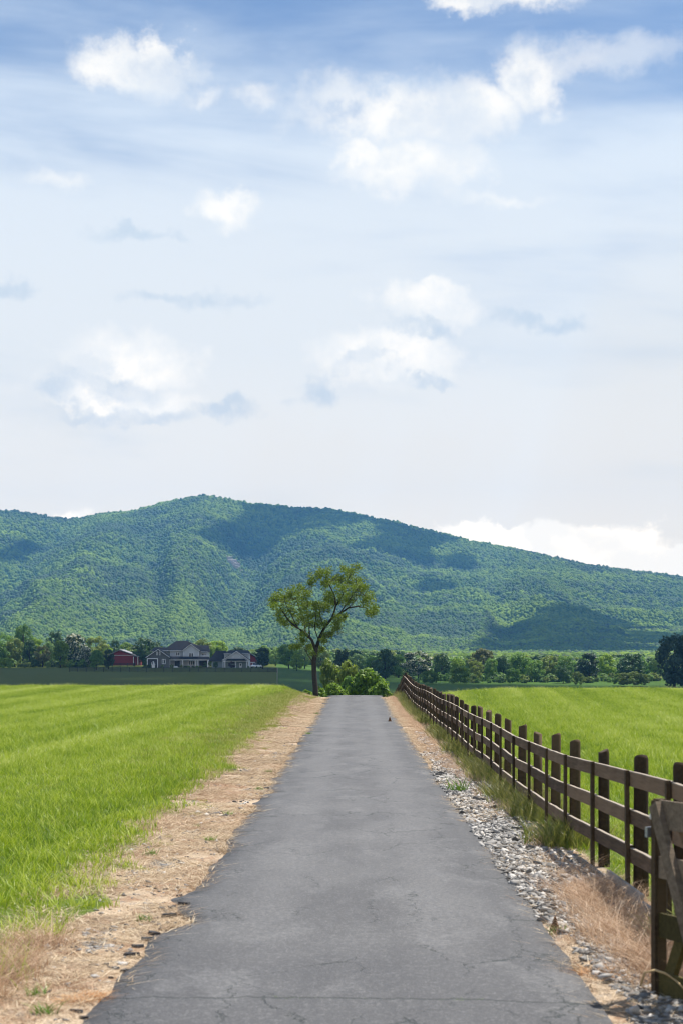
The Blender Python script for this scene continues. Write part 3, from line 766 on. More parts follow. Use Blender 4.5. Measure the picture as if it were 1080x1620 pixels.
# ---- dry wispy grass, right foreground and left corner
ww_ = [blades(450 + i, 60, 0.20, 0.12, 0.42, 0.0042, 1.0, M_WISP, pale=0.3, seg=4, lay=0.25) for i in range(4)]
r = np.random.default_rng(10)
yd = np.concatenate([r.uniform(13.0, 19.0, 190), 40 + 68 * r.uniform(size=900), r.uniform(12.4, 15.2, 60), r.uniform(13, 40, 50)])
rd = np.concatenate([2.28 + 0.17 * r.normal(size=190), 2.12 + 0.20 * r.normal(size=900), r.uniform(-2.85, -2.42, 60), 2.3 + 0.1 * r.normal(size=50)])
xd = rd + ROADC * yd
scatter('dry_wisps', np.stack([xd, yd, HT(xd, yd)], -1), r.uniform(0, 6.28, len(xd)), r.uniform(0.45, 1.1, len(xd)) * np.where(yd > 40, 0.62, 1.0), r.integers(0, 4, len(xd)), ww_,
        'wispy pinkish-tan dead grass standing on the gravel shoulder')

# ---- forest on the mountain and the plain at its foot
cv = [lump(500 + i, 2, 0.26, 0.95, mat_=M_CANOPY, name='treetop') for i in range(5)] + [lump(520 + i, 1, 0.16, 1.5, mat_=M_CANOPY, name='treetop') for i in range(2)]
r = np.random.default_rng(12)
NF = 165000
yf = 1700 * (4150 / 1700) ** r.uniform(size=NF); uf = r.uniform(-0.225, 0.225, NF); xf = uf * yf
zf = np.maximum(MZ(xf, yf), HT(xf, yf))
pxf = 540 + F * uf; pyf = HZ - F * (zf - CH) / yf
scar = (np.abs(pxf - 369 - (pyf - 893) * 0.9) < 9) & (np.abs(pyf - 894) < 9) & (r.uniform(size=NF) < 0.93)
sf = np.clip(r.gamma(8, 0.125, NF), 0.55, 1.6) * 2.05 * (yf / 3000.0) ** 0.8
kk = ~scar
scatter('mountain_forest', np.stack([xf, yf, zf + sf * 0.45], -1)[kk], r.uniform(0, 6.28, NF)[kk], (sf[:, None] * r.uniform(0.85, 1.2, (NF, 3)))[kk], r.integers(0, 7, NF)[kk], cv,
        'dense green broadleaf forest covering the mountain slope', 'forest')
NP = 12000
yp = np.sqrt(r.uniform(size=NP) * (1750 ** 2 - 800 ** 2) + 800 ** 2); up = r.uniform(-0.24, 0.24, NP); xp = up * yp; zp = HT(xp, yp)
sp = r.uniform(1.6, 3.0, NP)
scatter('plain_forest', np.stack([xp, yp, zp + sp * 0.6], -1), r.uniform(0, 6.28, NP), sp[:, None] * r.uniform(0.8, 1.15, (NP, 3)), r.integers(0, 5, NP), cv,
        'green woodland on the plain at the mountain foot', 'forest')
# rock scar high in the ravine
def scar_patch():
    m = MB(); rr_ = np.random.default_rng(3)
    for k in range(46):
        px = 369 + rr_.normal() * 4; py = 893 + (px - 369) * 0.9 + rr_.normal() * 2.2
        for yt in np.arange(2200, 4100, 12):
            x = (px - 540) / F * yt
            if HZ - F * (float(MZ(np.array([x]), np.array([yt]))[0]) - CH) / yt <= py: break
        z = float(MZ(np.array([x]), np.array([yt]))[0]); s = rr_.uniform(2, 5)
        m.quadbox([(x - s, yt - s, z - 3), (x + s, yt - s * .8, z - 3), (x + s, yt + s, z - 3), (x - s * .9, yt + s, z - 3),
                   (x - s * .7, yt - s * .6, z + 2.2), (x + s * .8, yt - s * .7, z + 2.8), (x + s * .6, yt + s, z + 3.6), (x - s * .6, yt + s, z + 3.2)])
    return m
o = scar_patch().build('rock_slide', flat_mat('pale_rock', (0.42, 0.36, 0.33), 0.9, 0.2, 0.3, 0.2)); tag(o, 'small pale rock slide in the ravine below the summit', 'rocks', kind='stuff')
# ------------------------------------------------------------------ clouds high above the frame: they shade parts of the mountain and the valley
M_CLOUD = flat_mat('cloud_white', (0.86, 0.87, 0.9), 1.0, 0.0, 0.03, 0.01)
def in_poly(px, py, poly):
    c = np.zeros(px.shape, bool); n = len(poly)
    for i in range(n):
        (xa, ya), (xb, yb) = poly[i], poly[(i + 1) % n]
        hit = ((ya > py) != (yb > py)) & (px < (xb - xa) * (py - ya) / (yb - ya + 1e-9) + xa)
        c ^= hit
    return c
def slope_hit(px, py):
    """the mountain point seen in a direction"""
    yt = np.arange(1800, MY1 + 60, 8.0)[None, :]
    x = ((px - 540) / F)[:, None] * yt
    row = HZ - F * (MZ(x, np.broadcast_to(yt, x.shape)) + 2 - CH) / yt
    i = (row <= py[:, None]).argmax(1)
    y = yt[0, i]; xx = (px - 540) / F * y
    return np.stack([xx, y, MZ(xx, y)], -1)
CLH = 1950.0
def cloud(pts, rad, label, seed):
    r = np.random.default_rng(seed); v0, f0 = ico(1); V = []; Fc = []; b = 0
    grp = np.zeros(len(pts), bool); grp[np.argmin(np.linalg.norm(pts - np.median(pts, 0), axis=1))] = True
    while True:                                     # one connected cloud: drop stray far points
        dd = np.linalg.norm(pts[:, None, :2] - pts[None, grp, :2], axis=2).min(1); g2 = dd < rad * 2.0
        if g2.sum() == grp.sum(): break
        grp = g2
    pts = pts[grp]
    P = pts + SUNV[None, :] * ((CLH - pts[:, 2]) / SUNV[2])[:, None]
    for p in P:
        s = rad * r.uniform(0.7, 1.35); vv = v0 * (1 + 0.12 * r.normal(size=len(v0)))[:, None]
        vv = vv * np.array([s, s, s * 0.7]); vv[:, 2] = np.maximum(vv[:, 2], -s * 0.22)
        V.append(vv + p + np.array([0, 0, r.uniform(-0.1, 0.4) * rad])); Fc.append(f0 + b); b += len(v0)
    V = np.concatenate(V); c = V.mean(0)
    o = link('cloud', np_mesh('cloud', V - c, np.concatenate(Fc), M_CLOUD, True), loc=tuple(c))
    return tag(o, label, 'cloud', 'cumulus clouds high over the valley')
def from_poly(poly, seed, dx=11, dy=1.1):
    r = np.random.default_rng(seed)
    xs = [p[0] for p in poly]; ys = [p[1] for p in poly]
    X, Y = np.meshgrid(np.arange(min(xs), max(xs), dx), np.arange(min(ys), max(ys), dy))
    X = X.ravel() + r.uniform(-3, 3, X.size); Y = Y.ravel() + r.uniform(-0.8, 0.8, Y.size)
    k = in_poly(X, Y, poly) & (r.uniform(size=X.size) < 0.93)
    k &= Y > np.interp(X, [p[0] for p in RIDGE], [p[1] for p in RIDGE]) + 0.5
    return slope_hit(X[k], Y[k])
cloud(from_poly([(385, 798), (470, 800), (575, 812), (590, 822), (500, 834), (440, 852), (412, 880), (375, 876), (345, 858), (300, 852), (345, 838), (400, 822)], 1), 18,
      'long white cumulus cloud high over the summit ravine', 1)
cloud(from_poly([(585, 818), (650, 832), (735, 855), (690, 862), (668, 868), (682, 884), (672, 899), (640, 884), (600, 870), (560, 862), (610, 850)], 2), 17,
      'ragged white cumulus cloud high over the right shoulder of the mountain', 2)
cloud(from_poly([(706, 884), (730, 878), (750, 886), (742, 900), (716, 900)], 3), 18, 'small round white cloud high over the middle of the mountain', 3)
cloud(from_poly([(666, 928), (690, 922), (714, 928), (712, 938), (676, 938)], 4), 17, 'smallest white cloud high over the middle of the mountain', 9)
cloud(from_poly([(772, 1024), (812, 990), (858, 974), (902, 956), (948, 966), (988, 986), (1020, 998), (1080, 1028), (1060, 1046), (780, 1046)], 5), 22,
      'broad white cumulus cloud high over the foot of the mountain', 4)
cloud(from_poly([(-60, 895), (0, 878), (50, 858), (62, 866), (20, 885), (-60, 912)], 6), 18, 'thin white cloud high over the left spur of the mountain', 5)
rv = np.random.default_rng(7)
vy = rv.uniform(318, 636, 600); vx = rv.uniform(-0.26, 0.26, 600) * 640
vlim = np.where((vx < -15) & (vx > -95), 634, 596) - 132 * sstep(-5, 25, vx)
kv = vy < vlim
vp = np.stack([vx, vy, np.full(600, -3.0)], -1)[kv]
cloud(vp, 15, 'wide flat white cloud high over the valley meadow and the house', 8)

# ------------------------------------------------------------------ timber fence along the lane
def fence_rx(y): return 2.66 + 0.02 * np.sin(y * 0.13)
RT = [(0, 1.30), (13.4, 1.27), (16.0, 1.244), (18.4, 1.187), (21.1, 1.122), (23.8, 1.06), (26.2, 1.026), (28.6, 1.01), (31.3, 0.985), (34.2, 1.005), (38.3, 1.02), (41.5, 0.995),
      (46, 0.985), (49.6, 1.01), (55, 1.0), (61, 0.965), (66, 1.0), (72.4, 1.02), (80, 0.98), (86.7, 0.985), (95.6, 1.10), (101, 1.2), (104.5, 1.23), (108, 1.12), (113, 0.75), (120, 0.32), (131, -0.35), (150, -1.8)]
def rail_top(y): return ipol(y, RT)
fence = empty('wooden_fence', (2.8, 16.0, 0.0), label='brown three-rail timber fence with round posts running along the lane to the crest', cat='fence')
fl = np.array([2.8, 16.0, 0.0])
def post_mesh(i):
    rr = np.random.default_rng(600 + i); m = MB()
    m.tube([(0, 0, 0), (0.003, 0, 0.5), (0, 0.003, 0.99), (0, 0, 1.0)], [0.070, 0.066, 0.063, 0.056], 12)
    return m.mesh('post', M_POST, True)
def rail_mesh(i):
    rr = np.random.default_rng(620 + i); m = MB(); n = 6; V = []
    for k in range(n + 1):
        t = k / n - 0.5; w_ = 0.004 * rr.normal(); zt = 0.0012 * rr.normal()
        V.append((t, w_ * (1 if 0 < k < n else 0), zt))
    for k in range(n):
        (a, wa, za), (b_, wb, zb) = V[k], V[k + 1]
        m.quadbox([(-0.018 + wa, a, -0.07 + za), (0.018 + wa, a, -0.07 + za), (0.018 + wb, b_, -0.07 + zb), (-0.018 + wb, b_, -0.07 + zb),
                   (-0.018 + wa, a, 0.07 + za), (0.018 + wa, a, 0.07 + za), (0.018 + wb, b_, 0.07 + zb), (-0.018 + wb, b_, 0.07 + zb)])
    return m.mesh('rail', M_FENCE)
POSTM = [post_mesh(i) for i in range(4)]; RAILM = [rail_mesh(i) for i in range(5)]
BATM = []
for i in range(3):
    m = MB(); m.box(-0.019, 0.019, -0.047, 0.047, 0, 1); BATM.append(m.mesh('batten', M_POST))
KICKM = [MB().box(-0.018, 0.018, -0.5, 0.5, -0.5, 0.5).mesh('kick_board', M_KICK)]
py_ = [8.4, 10.9, 13.45, 16.0, 18.4, 21.1, 23.8, 26.1, 28.6, 31.3, 34.2, 36.6, 39.2, 41.8, 44.3]
while py_[-1] < 146: py_.append(py_[-1] + 2.5 + random.uniform(-0.08, 0.08))
for i, y in enumerate(py_):
    x = float(fence_rx(y) + ROADC * y); g = float(HT(x, y)); rt = float(rail_top(y))
    top = rt + 0.165 + random.uniform(-0.035, 0.04)
    o = link('post', POSTM[i % 4], None, fence, (x + 0.095 - fl[0], y - fl[1], g - 0.25 - fl[2]), 0, (random.uniform(.9, 1.12), random.uniform(.9, 1.12), top - g + 0.25))
    o.rotation_euler = (random.uniform(-.015, .015), random.uniform(-.012, .015), random.uniform(0, 6))
    o = link('batten', BATM[i % 3], None, fence, (x - 0.034 - fl[0], y - fl[1], g - 0.1), 0, (1, random.uniform(0.85, 1.1), rt + 0.012 - g + 0.1))
    o.rotation_euler = (random.uniform(-.012, .012), random.uniform(-.01, .01), 0)
    if i + 1 < len(py_):
        y2 = py_[i + 1]; xb = float(fence_rx(y2) + ROADC * y2); rt2 = float(rail_top(y2))
        for k in range(3):
            j1, j2 = random.uniform(-.014, .014), random.uniform(-.014, .014)
            z1, z2 = rt - 0.07 - 0.365 * k + (j1 if k else 0), rt2 - 0.07 - 0.365 * k + (j2 if k else 0)
            L_ = math.hypot(y2 - y, z2 - z1)
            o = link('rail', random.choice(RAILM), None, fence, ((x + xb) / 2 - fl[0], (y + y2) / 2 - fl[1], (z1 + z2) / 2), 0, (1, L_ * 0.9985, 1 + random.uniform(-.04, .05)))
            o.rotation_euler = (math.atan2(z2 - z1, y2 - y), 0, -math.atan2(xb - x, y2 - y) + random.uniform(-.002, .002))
for (ya, yb_, dz) in ((14.6, 16.9, 0.10), (17.2, 19.2, 0.13), (19.3, 21.6, 0.02)):
    x = float(fence_rx(ya)) - 0.10 + ROADC * ya; g = float(HT(x, (ya + yb_) / 2))
    o = link('kick_board', KICKM[0], None, fence, (x - fl[0], (ya + yb_) / 2 - fl[1], g + dz - 0.06), 0, (1, yb_ - ya, 0.19))
    o.rotation_euler = (0.0, 0.12, 0.015)

# ------------------------------------------------------------------ the walk gate in the right foreground
gz = float(HT(2.1, 12.9))
gate = empty('wooden_gate', (2.175, 12.9, gz), math.atan2(-0.937, 0.35), label='weathered timber gate with crossed braces standing open in front of the fence', cat='gate')
def brd(name, a, b, wd, th, y, mt):
    m = MB(); m.beam((a[0], y, a[1]), (b[0], y, b[1]), wd, th, up=(0, 0, 1) if abs(a[1] - b[1]) < abs(a[0] - b[0]) else (1, 0, 0)); return m.build(name, mt, gate)
MB().box(-0.030, 0.030, -0.050, 0.020, -0.2, 1.335).build('gate_post', M_POST, gate)
MB().box(0.80, 0.88, -0.02, 0.025, 0.02, 1.33).build('end_stile', M_GATE, gate)
for (z0, z1, mt) in ((1.135, 1.33, M_GATE), (0.80, 0.95, M_GATE), (0.40, 0.565, M_GATE2), (0.0, 0.17, M_GATE2)):
    MB().box(0.037, 0.86, -0.045, -0.022, z0, z1).build('gate_board', mt, gate)
brd('brace', (0.03, 1.30), (0.72, 0.0), 0.105, 0.045, -0.070, M_GATE)
brd('brace', (0.05, 0.02), (0.74, 1.26), 0.105, 0.04, 0.0, M_GATE2)
brd('brace', (0.22, 1.14), (0.80, 0.06), 0.075, 0.045, 0.045, M_GATE)
MB().box(-0.026, 0.026, -0.068, -0.052, 0.0, 1.325).build('hanging_stile', M_POST, gate)
MB().box(-0.07, -0.037, -0.09, -0.02, 1.07, 1.14).build('hinge', M_METAL, gate)
m = MB(); m.tube([(-0.05, -0.05, 1.19), (-0.05, -0.05, 1.20), (-0.05, -0.05, 1.225), (-0.05, -0.05, 1.235)], [0.008, 0.017, 0.015, 0.006], 10); m.build('insulator', M_WHITEP, gate, True)
# arching dry stalk by the gate
m = MB(); D0 = 12.35
pts = [(fy(a, D0), D0 - i * 0.02, fz(b, D0)) for i, (a, b) in enumerate([(1012, 1560), (1018, 1538), (1034, 1533), (1050, 1538), (1066, 1549), (1082, 1565), (1100, 1590)])]
m.tube(pts, [0.008, 0.008, 0.008, 0.007, 0.006, 0.006, 0.004], 6)
tag(m.build('dry_stalk', flat_mat('stalk_tan', (0.52, 0.38, 0.20), 0.7), None, True), 'bent pale dry grass stalk arching over the gravel by the gate foot', 'stalk')

# ------------------------------------------------------------------ foliage
def leaf_quads(C, Nrm, size, seed, tint, tip, aspect=1.5):
    """one quad leaf per centre"""
    r = np.random.default_rng(seed); n = len(C)
    Nn = Nrm + r.normal(size=(n, 3)) * 0.55
    Nn /= np.linalg.norm(Nn, axis=1, keepdims=True) + 1e-9
    A = np.cross(Nn, r.normal(size=(n, 3))); A /= np.linalg.norm(A, axis=1, keepdims=True) + 1e-9
    B = np.cross(Nn, A)
    s = (size * r.uniform(0.6, 1.35, n))[:, None]
    a = A * s * aspect * 0.5; b = B * s * 0.5
    V = np.stack([C - a, C - b * 0.9 + a * 0.05, C + a, C + b * 0.9 - a * 0.05], 1).reshape(-1, 3)
    Fq = np.arange(4 * n).reshape(n, 4)
    return V, Fq, np.repeat(tint, 4), np.repeat(tip, 4)
def crown(seed, shape='round', nc=44, per=80, size=0.085, fill=0.3):
    """unit crown: radius 1, height from 0 to 1"""
    r = np.random.default_rng(seed); C = []; N = []; T = []; K = []
    lob = r.uniform(0.78, 1.12, 9); ph = r.uniform(0, 6.28)
    for i in range(nc):
        z = r.uniform(-0.92, 1.0); a = r.uniform(0, 6.28)
        if shape == 'cone': rad = 0.95 * (1 - (z + 1) / 2) ** 0.8 + 0.06
        elif shape == 'tall': rad = math.sqrt(max(0, 1 - abs(z) ** 2.6)) * 0.85
        elif shape == 'shrub': rad = math.sqrt(max(0, 1 - max(z, -0.4) ** 2)) * 0.95
        else: rad = math.sqrt(max(0, 1 - abs(z) ** 2.2)) * (0.92 if z > -0.3 else 0.8)
        rad *= lob[int(a / 6.2832 * 9) % 9] * r.uniform(0.50, 0.86)
        cr = r.uniform(0.17, 0.33) * (0.75 if shape == 'cone' else 1)
        c = np.array([rad * math.cos(a), rad * math.sin(a), z * 0.88])
        n = int(per * r.uniform(0.7, 1.4) * (cr / 0.25) ** 1.6)
        d = r.normal(size=(n, 3)); d /= np.linalg.norm(d, axis=1, keepdims=True)
        q = r.uniform(size=n) ** 0.35
        p = c + d * (cr * q)[:, None] * np.array([1, 1, 0.8])
        C.append(p); N.append(d * 0.8 + np.array([0, 0, 0.45])); T.append(np.clip(r.uniform(0.0, 1.0, n) * 0.75 + r.uniform(0, 0.25), 0, 1))
        out = np.linalg.norm(p, axis=1)
        K.append(np.clip(r.uniform(size=n) * 0.72 + 0.28 * (d[:, 2] > 0.1) * (out > 0.6), 0, 1))
    C = np.concatenate(C); N = np.concatenate(N); T = np.concatenate(T); K = np.concatenate(K)
    C[:, 2] = (C[:, 2] + 1.05) / 2.1; C = C * np.array([1, 1, 1])
    Nw = N
    # leaf height is halved with the crown's: build leaves in a stretched space
    S = C * np.array([1, 1, 2.0]); V, Fq, t4, k4 = leaf_quads(S, Nw, size, seed + 1, T, K)
    V = V * np.array([1, 1, 0.5])
    me = np_mesh('crown', V, Fq, None, False, {'tint': t4, 'tip': k4}); me.materials.append(None)
    return me
CR = {'round': [crown(700 + i, 'round') for i in range(6)], 'tall': [crown(720 + i, 'tall') for i in range(3)],
      'cone': [crown(740 + i, 'cone', 60, 60) for i in range(2)], 'shrub': [crown(760 + i, 'shrub', 34, 80, 0.10) for i in range(3)]}
def unit_trunk(seed):
    r = np.random.default_rng(seed); m = MB()
    m.tube([(0, 0, -0.05), (0.005, 0, 0.15), (0.0, 0.01, 0.45), (0.01, 0, 0.75)], [0.032, 0.024, 0.018, 0.006], 7)
    for k in range(6):
        a = r.uniform(0, 6.28); z = r.uniform(0.2, 0.5); l = r.uniform(0.15, 0.3)
        m.tube([(0, 0, z), (math.cos(a) * l * .6, math.sin(a) * l * .6, z + l * .5), (math.cos(a) * l, math.sin(a) * l, z + l * 1.2)], [0.011, 0.007, 0.002], 5)
    return m.mesh('trunk', M_BARKD, True)
TRK = [unit_trunk(780 + i) for i in range(3)]
_ti = [0]
def tree(px, hw, top, base, D, shape, leaf, label, name='broadleaf_tree', cat='tree', group=None, low=0.06):
    """a tree where the photo shows it: column px, half width hw, top row; D metres away"""
    _ti[0] += 1; k = _ti[0]
    x = fy(px, D); g = float(HT(x, D)); ztop = fz(top, D); h = ztop - g; rad = hw * D / F
    t = empty(name, (x, D, g), random.uniform(0, 6.28), label=label, cat=cat, group=group)
    me = CR[shape][k % len(CR[shape])]
    o = link('crown', me, None, t, (0, 0, h * low), 0, (rad * 1.12, rad * 1.12, h * (1 - low) * 1.02))
    o.material_slots[0].link = 'OBJECT'; o.material_slots[0].material = LEAF[leaf]
    if shape != 'shrub':
        link('trunk', TRK[k % 3], None, t, (0, 0, 0), 0, (h, h, h))
    return t
GL = 'trees of the tree line left of the house'; GR = 'trees of the tree line across the meadow'; GH = 'trees around the grey house'
# left of the house
tree(6, 20, 1000, 1055, 640, 'round', 'mid', 'mid green rounded tree at the far left end of the tree line', group=GL)
tree(37, 17, 985, 1055, 665, 'tall', 'mid', 'tallest tree of the left tree line, with a pointed dark green top', group=GL)
tree(24, 16, 1008, 1055, 630, 'round', 'olive', 'olive tree just left of the tallest tree in the left tree line', group=GL)
tree(48, 14, 1013, 1055, 622, 'tall', 'dark', 'dark green tree in front of the tallest tree of the left tree line', group=GL)
tree(8, 12, 1040, 1056, 600, 'shrub', 'yellow', 'low yellow-green bush at the far left foot of the tree line', 'bush', 'bush', GL, 0.0)
tree(58, 15, 1010, 1055, 640, 'round', 'yellow', 'light yellow-green tree right of the tallest tree of the left tree line', group=GL)
tree(68, 12, 1020, 1055, 620, 'round', 'brown', 'thin grey-brown tree between the yellow-green and the bright green trees', group=GL)
tree(88, 15, 998, 1055, 672, 'round', 'dark', 'dark green tree rising behind the bright green tree in the left tree line', group=GL)
tree(78, 12, 1014, 1055, 645, 'round', 'pale', 'pale green tree left of the bright green tree in the left tree line', group=GL)
tree(96, 14, 1013, 1056, 612, 'round', 'bright', 'bright green leafy tree beside the white blossoming tree', group=GL)
tree(118, 26, 1002, 1055, 640, 'round', 'white', 'large dark tree covered with whitish blossoms in the left tree line', group=GL)
tree(136, 14, 1024, 1056, 622, 'round', 'white', 'smaller whitish blossoming tree at the right foot of the large one', group=GL)
tree(152, 20, 1006, 1055, 682, 'round', 'olive', 'olive tree standing behind the round dark tree near the red barn', group=GL)
tree(168, 13, 1018, 1055, 690, 'round', 'yellow', 'yellowish tree standing behind the dark tree beside the red barn', group=GL)
tree(153, 13, 1029, 1058, 575, 'tall', 'mid', 'round green tree in the meadow left of the dark tree by the red barn', group=GH)
tree(172, 10, 1028, 1057, 585, 'tall', 'vdark', 'narrow very dark tree just left of the red barn', group=GH)
tree(182, 9, 1010, 1055, 730, 'tall', 'dark', 'slim dark tree rising behind the red barn', group=GL)
tree(200, 16, 1017, 1052, 760, 'round', 'bright', 'hazy bright green tree behind the roof of the red barn', group=GL)
tree(230, 20, 1008, 1056, 655, 'round', 'dark', 'big dark green tree between the red barn and the grey house', group=GH)
tree(246, 14, 1014, 1056, 668, 'round', 'dark', 'dark green tree behind the left gable of the grey house', group=GH)
# behind and around the house
tree(320, 18, 1010, 1056, 690, 'round', 'olive', 'olive tree behind the right end of the grey house roof', group=GH)
tree(345, 18, 1013, 1056, 700, 'round', 'yellow', 'olive-yellow tree in sun between the house and the garage', group=GH)
tree(334, 9, 1024, 1056, 665, 'round', 'bright', 'small bright green tree beside the balcony of the grey house', group=GH)
tree(378, 16, 1024, 1056, 680, 'round', 'dark', 'dark tree behind the garage roof', group=GH)
tree(397, 12, 1029, 1056, 700, 'round', 'pale', 'pale tree behind the red shed at the garage', group=GH)
tree(416, 12.5, 1023, 1058, 592, 'tall', 'vdark', 'dense very dark conifer right of the parked white car', 'conifer_tree', group=GH)
# middle: behind the lone tree
tree(436, 12, 1026, 1058, 680, 'round', 'pale', 'pale green tree right of the dark conifer by the car', group=GR)
tree(457, 18, 1018, 1062, 620, 'round', 'mid', 'mid green tree directly left of the lone tree trunk, across the meadow', group=GR)
tree(482, 14, 1024, 1064, 640, 'round', 'pale', 'pale green tree behind the lone tree trunk', group=GR)
tree(470, 12, 1034, 1062, 585, 'round', 'yellow', 'small yellow-green tree at the meadow edge left of the lone tree', group=GR)
tree(508, 16, 1026, 1068, 600, 'round', 'olive', 'olive tree just right of the lone tree trunk, across the meadow', group=GR)
tree(541, 17, 1026, 1075, 380, 'round', 'vdark', 'dark tree rising behind the bushes at the lane end', group=GR)
tree(565, 17, 1034, 1072, 600, 'round', 'pale', 'pale hazy tree right of the dark tree at the lane end', group=GR)
tree(588, 13, 1038, 1075, 560, 'round', 'mid', 'small green tree left of the twiggy tree above the bushes', group=GR)
tree(609, 20, 1026, 1078, 520, 'round', 'dark', 'spreading dark twiggy tree just left of the fence end', group=GR)
tree(630, 12, 1036, 1078, 545, 'round', 'mid', 'green tree behind the far end of the timber fence', group=GR)
# right of the fence
tree(661, 26, 1029, 1078, 520, 'round', 'white', 'broad tree covered with whitish blossoms above the far fence end', group=GR)
tree(698, 16, 1032, 1078, 512, 'tall', 'dark', 'dark green tree right of the white blossoming tree', group=GR)
tree(681, 14, 1060, 1078, 480, 'shrub', 'bright', 'low bright green bush at the foot of the white blossoming tree', 'bush', 'bush', GR, 0.0)
tree(722, 13, 1041, 1078, 535, 'round', 'yellow', 'light yellow-green tree behind the bright rounded bush', group=GR)
tree(728, 18, 1054, 1079, 482, 'shrub', 'bright', 'bright green rounded bush with layered branches in front of the tree line', 'bush', 'bush', GR, 0.0)
tree(764, 22, 1027, 1080, 530, 'round', 'brown', 'brownish thin-topped tree, tallest left of centre in the right tree line', group=GR)
tree(752, 14, 1044, 1080, 500, 'round', 'olive', 'olive tree in front of the brownish thin-topped tree', group=GR)
tree(776, 12, 1040, 1080, 505, 'tall', 'mid', 'slim green tree beside the brownish thin-topped tree', group=GR)
tree(795, 14, 1038, 1082, 515, 'tall', 'dark', 'dark slim tree between the brownish tree and the broad green tree', group=GR)
tree(820, 20, 1031, 1083, 520, 'round', 'mid', 'broad mid green tree at the middle of the right tree line', group=GR)
tree(845, 16, 1044, 1084, 498, 'round', 'mid', 'green tree with sunlit left side in front of the broad green tree', group=GR)
tree(812, 12, 1056, 1084, 480, 'shrub', 'mid', 'low green bush under the broad mid green tree', 'bush', 'bush', GR, 0.0)
tree(868, 18, 1036, 1084, 525, 'round', 'olive', 'olive green tree with a flat top right of the broad green tree', group=GR)
tree(893, 17, 1037, 1084, 515, 'round', 'mid', 'mid green tree left of the dense dark tree', group=GR)
tree(890, 13, 1052, 1084, 485, 'round', 'dark', 'small dark round tree in front of the mid green tree', group=GR)
tree(931, 19, 1034, 1085, 500, 'tall', 'vdark', 'dense dark tree with a square outline in the right tree line', group=GR)
tree(912, 9, 1062, 1085, 470, 'shrub', 'olive', 'small light bush at the left foot of the dense dark tree', 'bush', 'bush', GR, 0.0)
tree(958, 17, 1035, 1085, 520, 'round', 'yellow', 'sunlit yellow-green tree right of the dense dark tree', group=GR)
tree(976, 8, 1066, 1085, 468, 'shrub', 'bright', 'small bright green bush among the dark trees of the right tree line', 'bush', 'bush', GR, 0.0)
tree(1000, 22, 1033, 1085, 505, 'round', 'dark', 'wide dark green tree left of the huge tree at the right edge', group=GR)
tree(1003, 26, 1062, 1086, 462, 'shrub', 'olive', 'wide low pale olive shrub in front of the wide dark green tree', 'bush', 'bush', GR, 0.0)
tree(1036, 15, 1038, 1085, 520, 'round', 'pale', 'pale green tree just left of the huge tree at the right edge', group=GR)
tree(1066, 34, 1003, 1086, 440, 'round', 'vdark', 'huge very dark tree towering at the right edge of the tree line', group=GR, low=0.0)
tree(1105, 30, 1012, 1086, 440, 'round', 'vdark', 'very dark tree cut by the right edge of the picture', group=GR, low=0.0)
for q, (px, lf) in enumerate([(-40, 'mid'), (-75, 'dark'), (-110, 'olive')]):
    tree(px, 24, 1003, 1055, 640, 'round', lf, ['mid green', 'dark green', 'olive'][q] + ' tree beyond the left edge of the tree line', group=GL)
for q, (px, lf) in enumerate([(1150, 'dark'), (1195, 'mid')]):
    tree(px, 28, 1022, 1086, 480, 'round', lf, ['dark green', 'mid green'][q] + ' tree beyond the right edge of the tree line', group=GR)

# understorey and wood behind the front rows
def wood(name, px0, px1, y0, y1, n, s0, s1, label, seed):
    r = np.random.default_rng(seed); y = r.uniform(y0, y1, n); x = (r.uniform(px0, px1, n) - 540) / F * y
    vs = []
    for i, lf in enumerate(('mid', 'olive', 'dark', 'pale')):
        me = crown(800 + seed * 10 + i, 'round', 26, 36, 0.16); me.materials[0] = LEAF[lf]; me.transform(Matrix.Diagonal((1, 1, 1.7, 1))); vs.append(me)
    s = r.uniform(s0, s1, n)
    scatter(name, np.stack([x, y, HT(x, y) - 0.3], -1), r.uniform(0, 6.28, n), s, r.integers(0, 4, n), vs, label, 'wood')
wood('left_wood', -140, 245, 690, 830, 130, 3.6, 4.6, 'mixed green wood behind the front trees left of the house', 1)
wood('middle_wood', 400, 640, 720, 900, 110, 3.4, 4.6, 'hazy green wood behind the lone tree', 2)
wood('right_wood', 600, 1220, 545, 640, 230, 2.9, 4.0, 'mixed green wood behind the front trees across the meadow', 3)
wood('left_undergrowth', -140, 150, 612, 640, 110, 1.0, 1.9, 'low green undergrowth at the foot of the left tree line', 4)
wood('right_undergrowth', 640, 1220, 487, 515, 170, 0.8, 1.6, 'low green undergrowth at the foot of the right tree line', 5)

# ------------------------------------------------------------------ the lone tree beside the lane
TD = 110.0
def tp(cx, cy, dy=0.0):          # from the enlarged crop of the photo to the tree's own frame
    px = 400 + cx / 4.5; py = 870 + cy / 4.5
    return np.array([fy(px, TD) , TD + dy, fz(py, TD)])
T0 = tp(445, 1005); T0[2] = float(HT(T0[0], TD)); 
lone = empty('lone_tree', tuple(T0), label='tall open-crowned lone tree leaning over the lane at the crest', cat='tree')
def limb(name, pts, r0, r1, dys, seg=8):
    P = [tp(a, b, d) - T0 for (a, b), d in zip(pts, dys)]
    # smooth with midpoints
    Q = []
    for i in range(len(P) - 1):
        Q += [P[i], P[i] * 0.5 + P[i + 1] * 0.5 + rng.normal(size=3) * 0.012 * (1 + 0 * i)]
    Q.append(P[-1]); n = len(Q)
    m = MB(); m.tube([tuple(q) for q in Q], [r0 + (r1 - r0) * (i / (n - 1)) ** 0.85 for i in range(n)], seg)
    return m.build(name, M_BARK, lone, True), Q
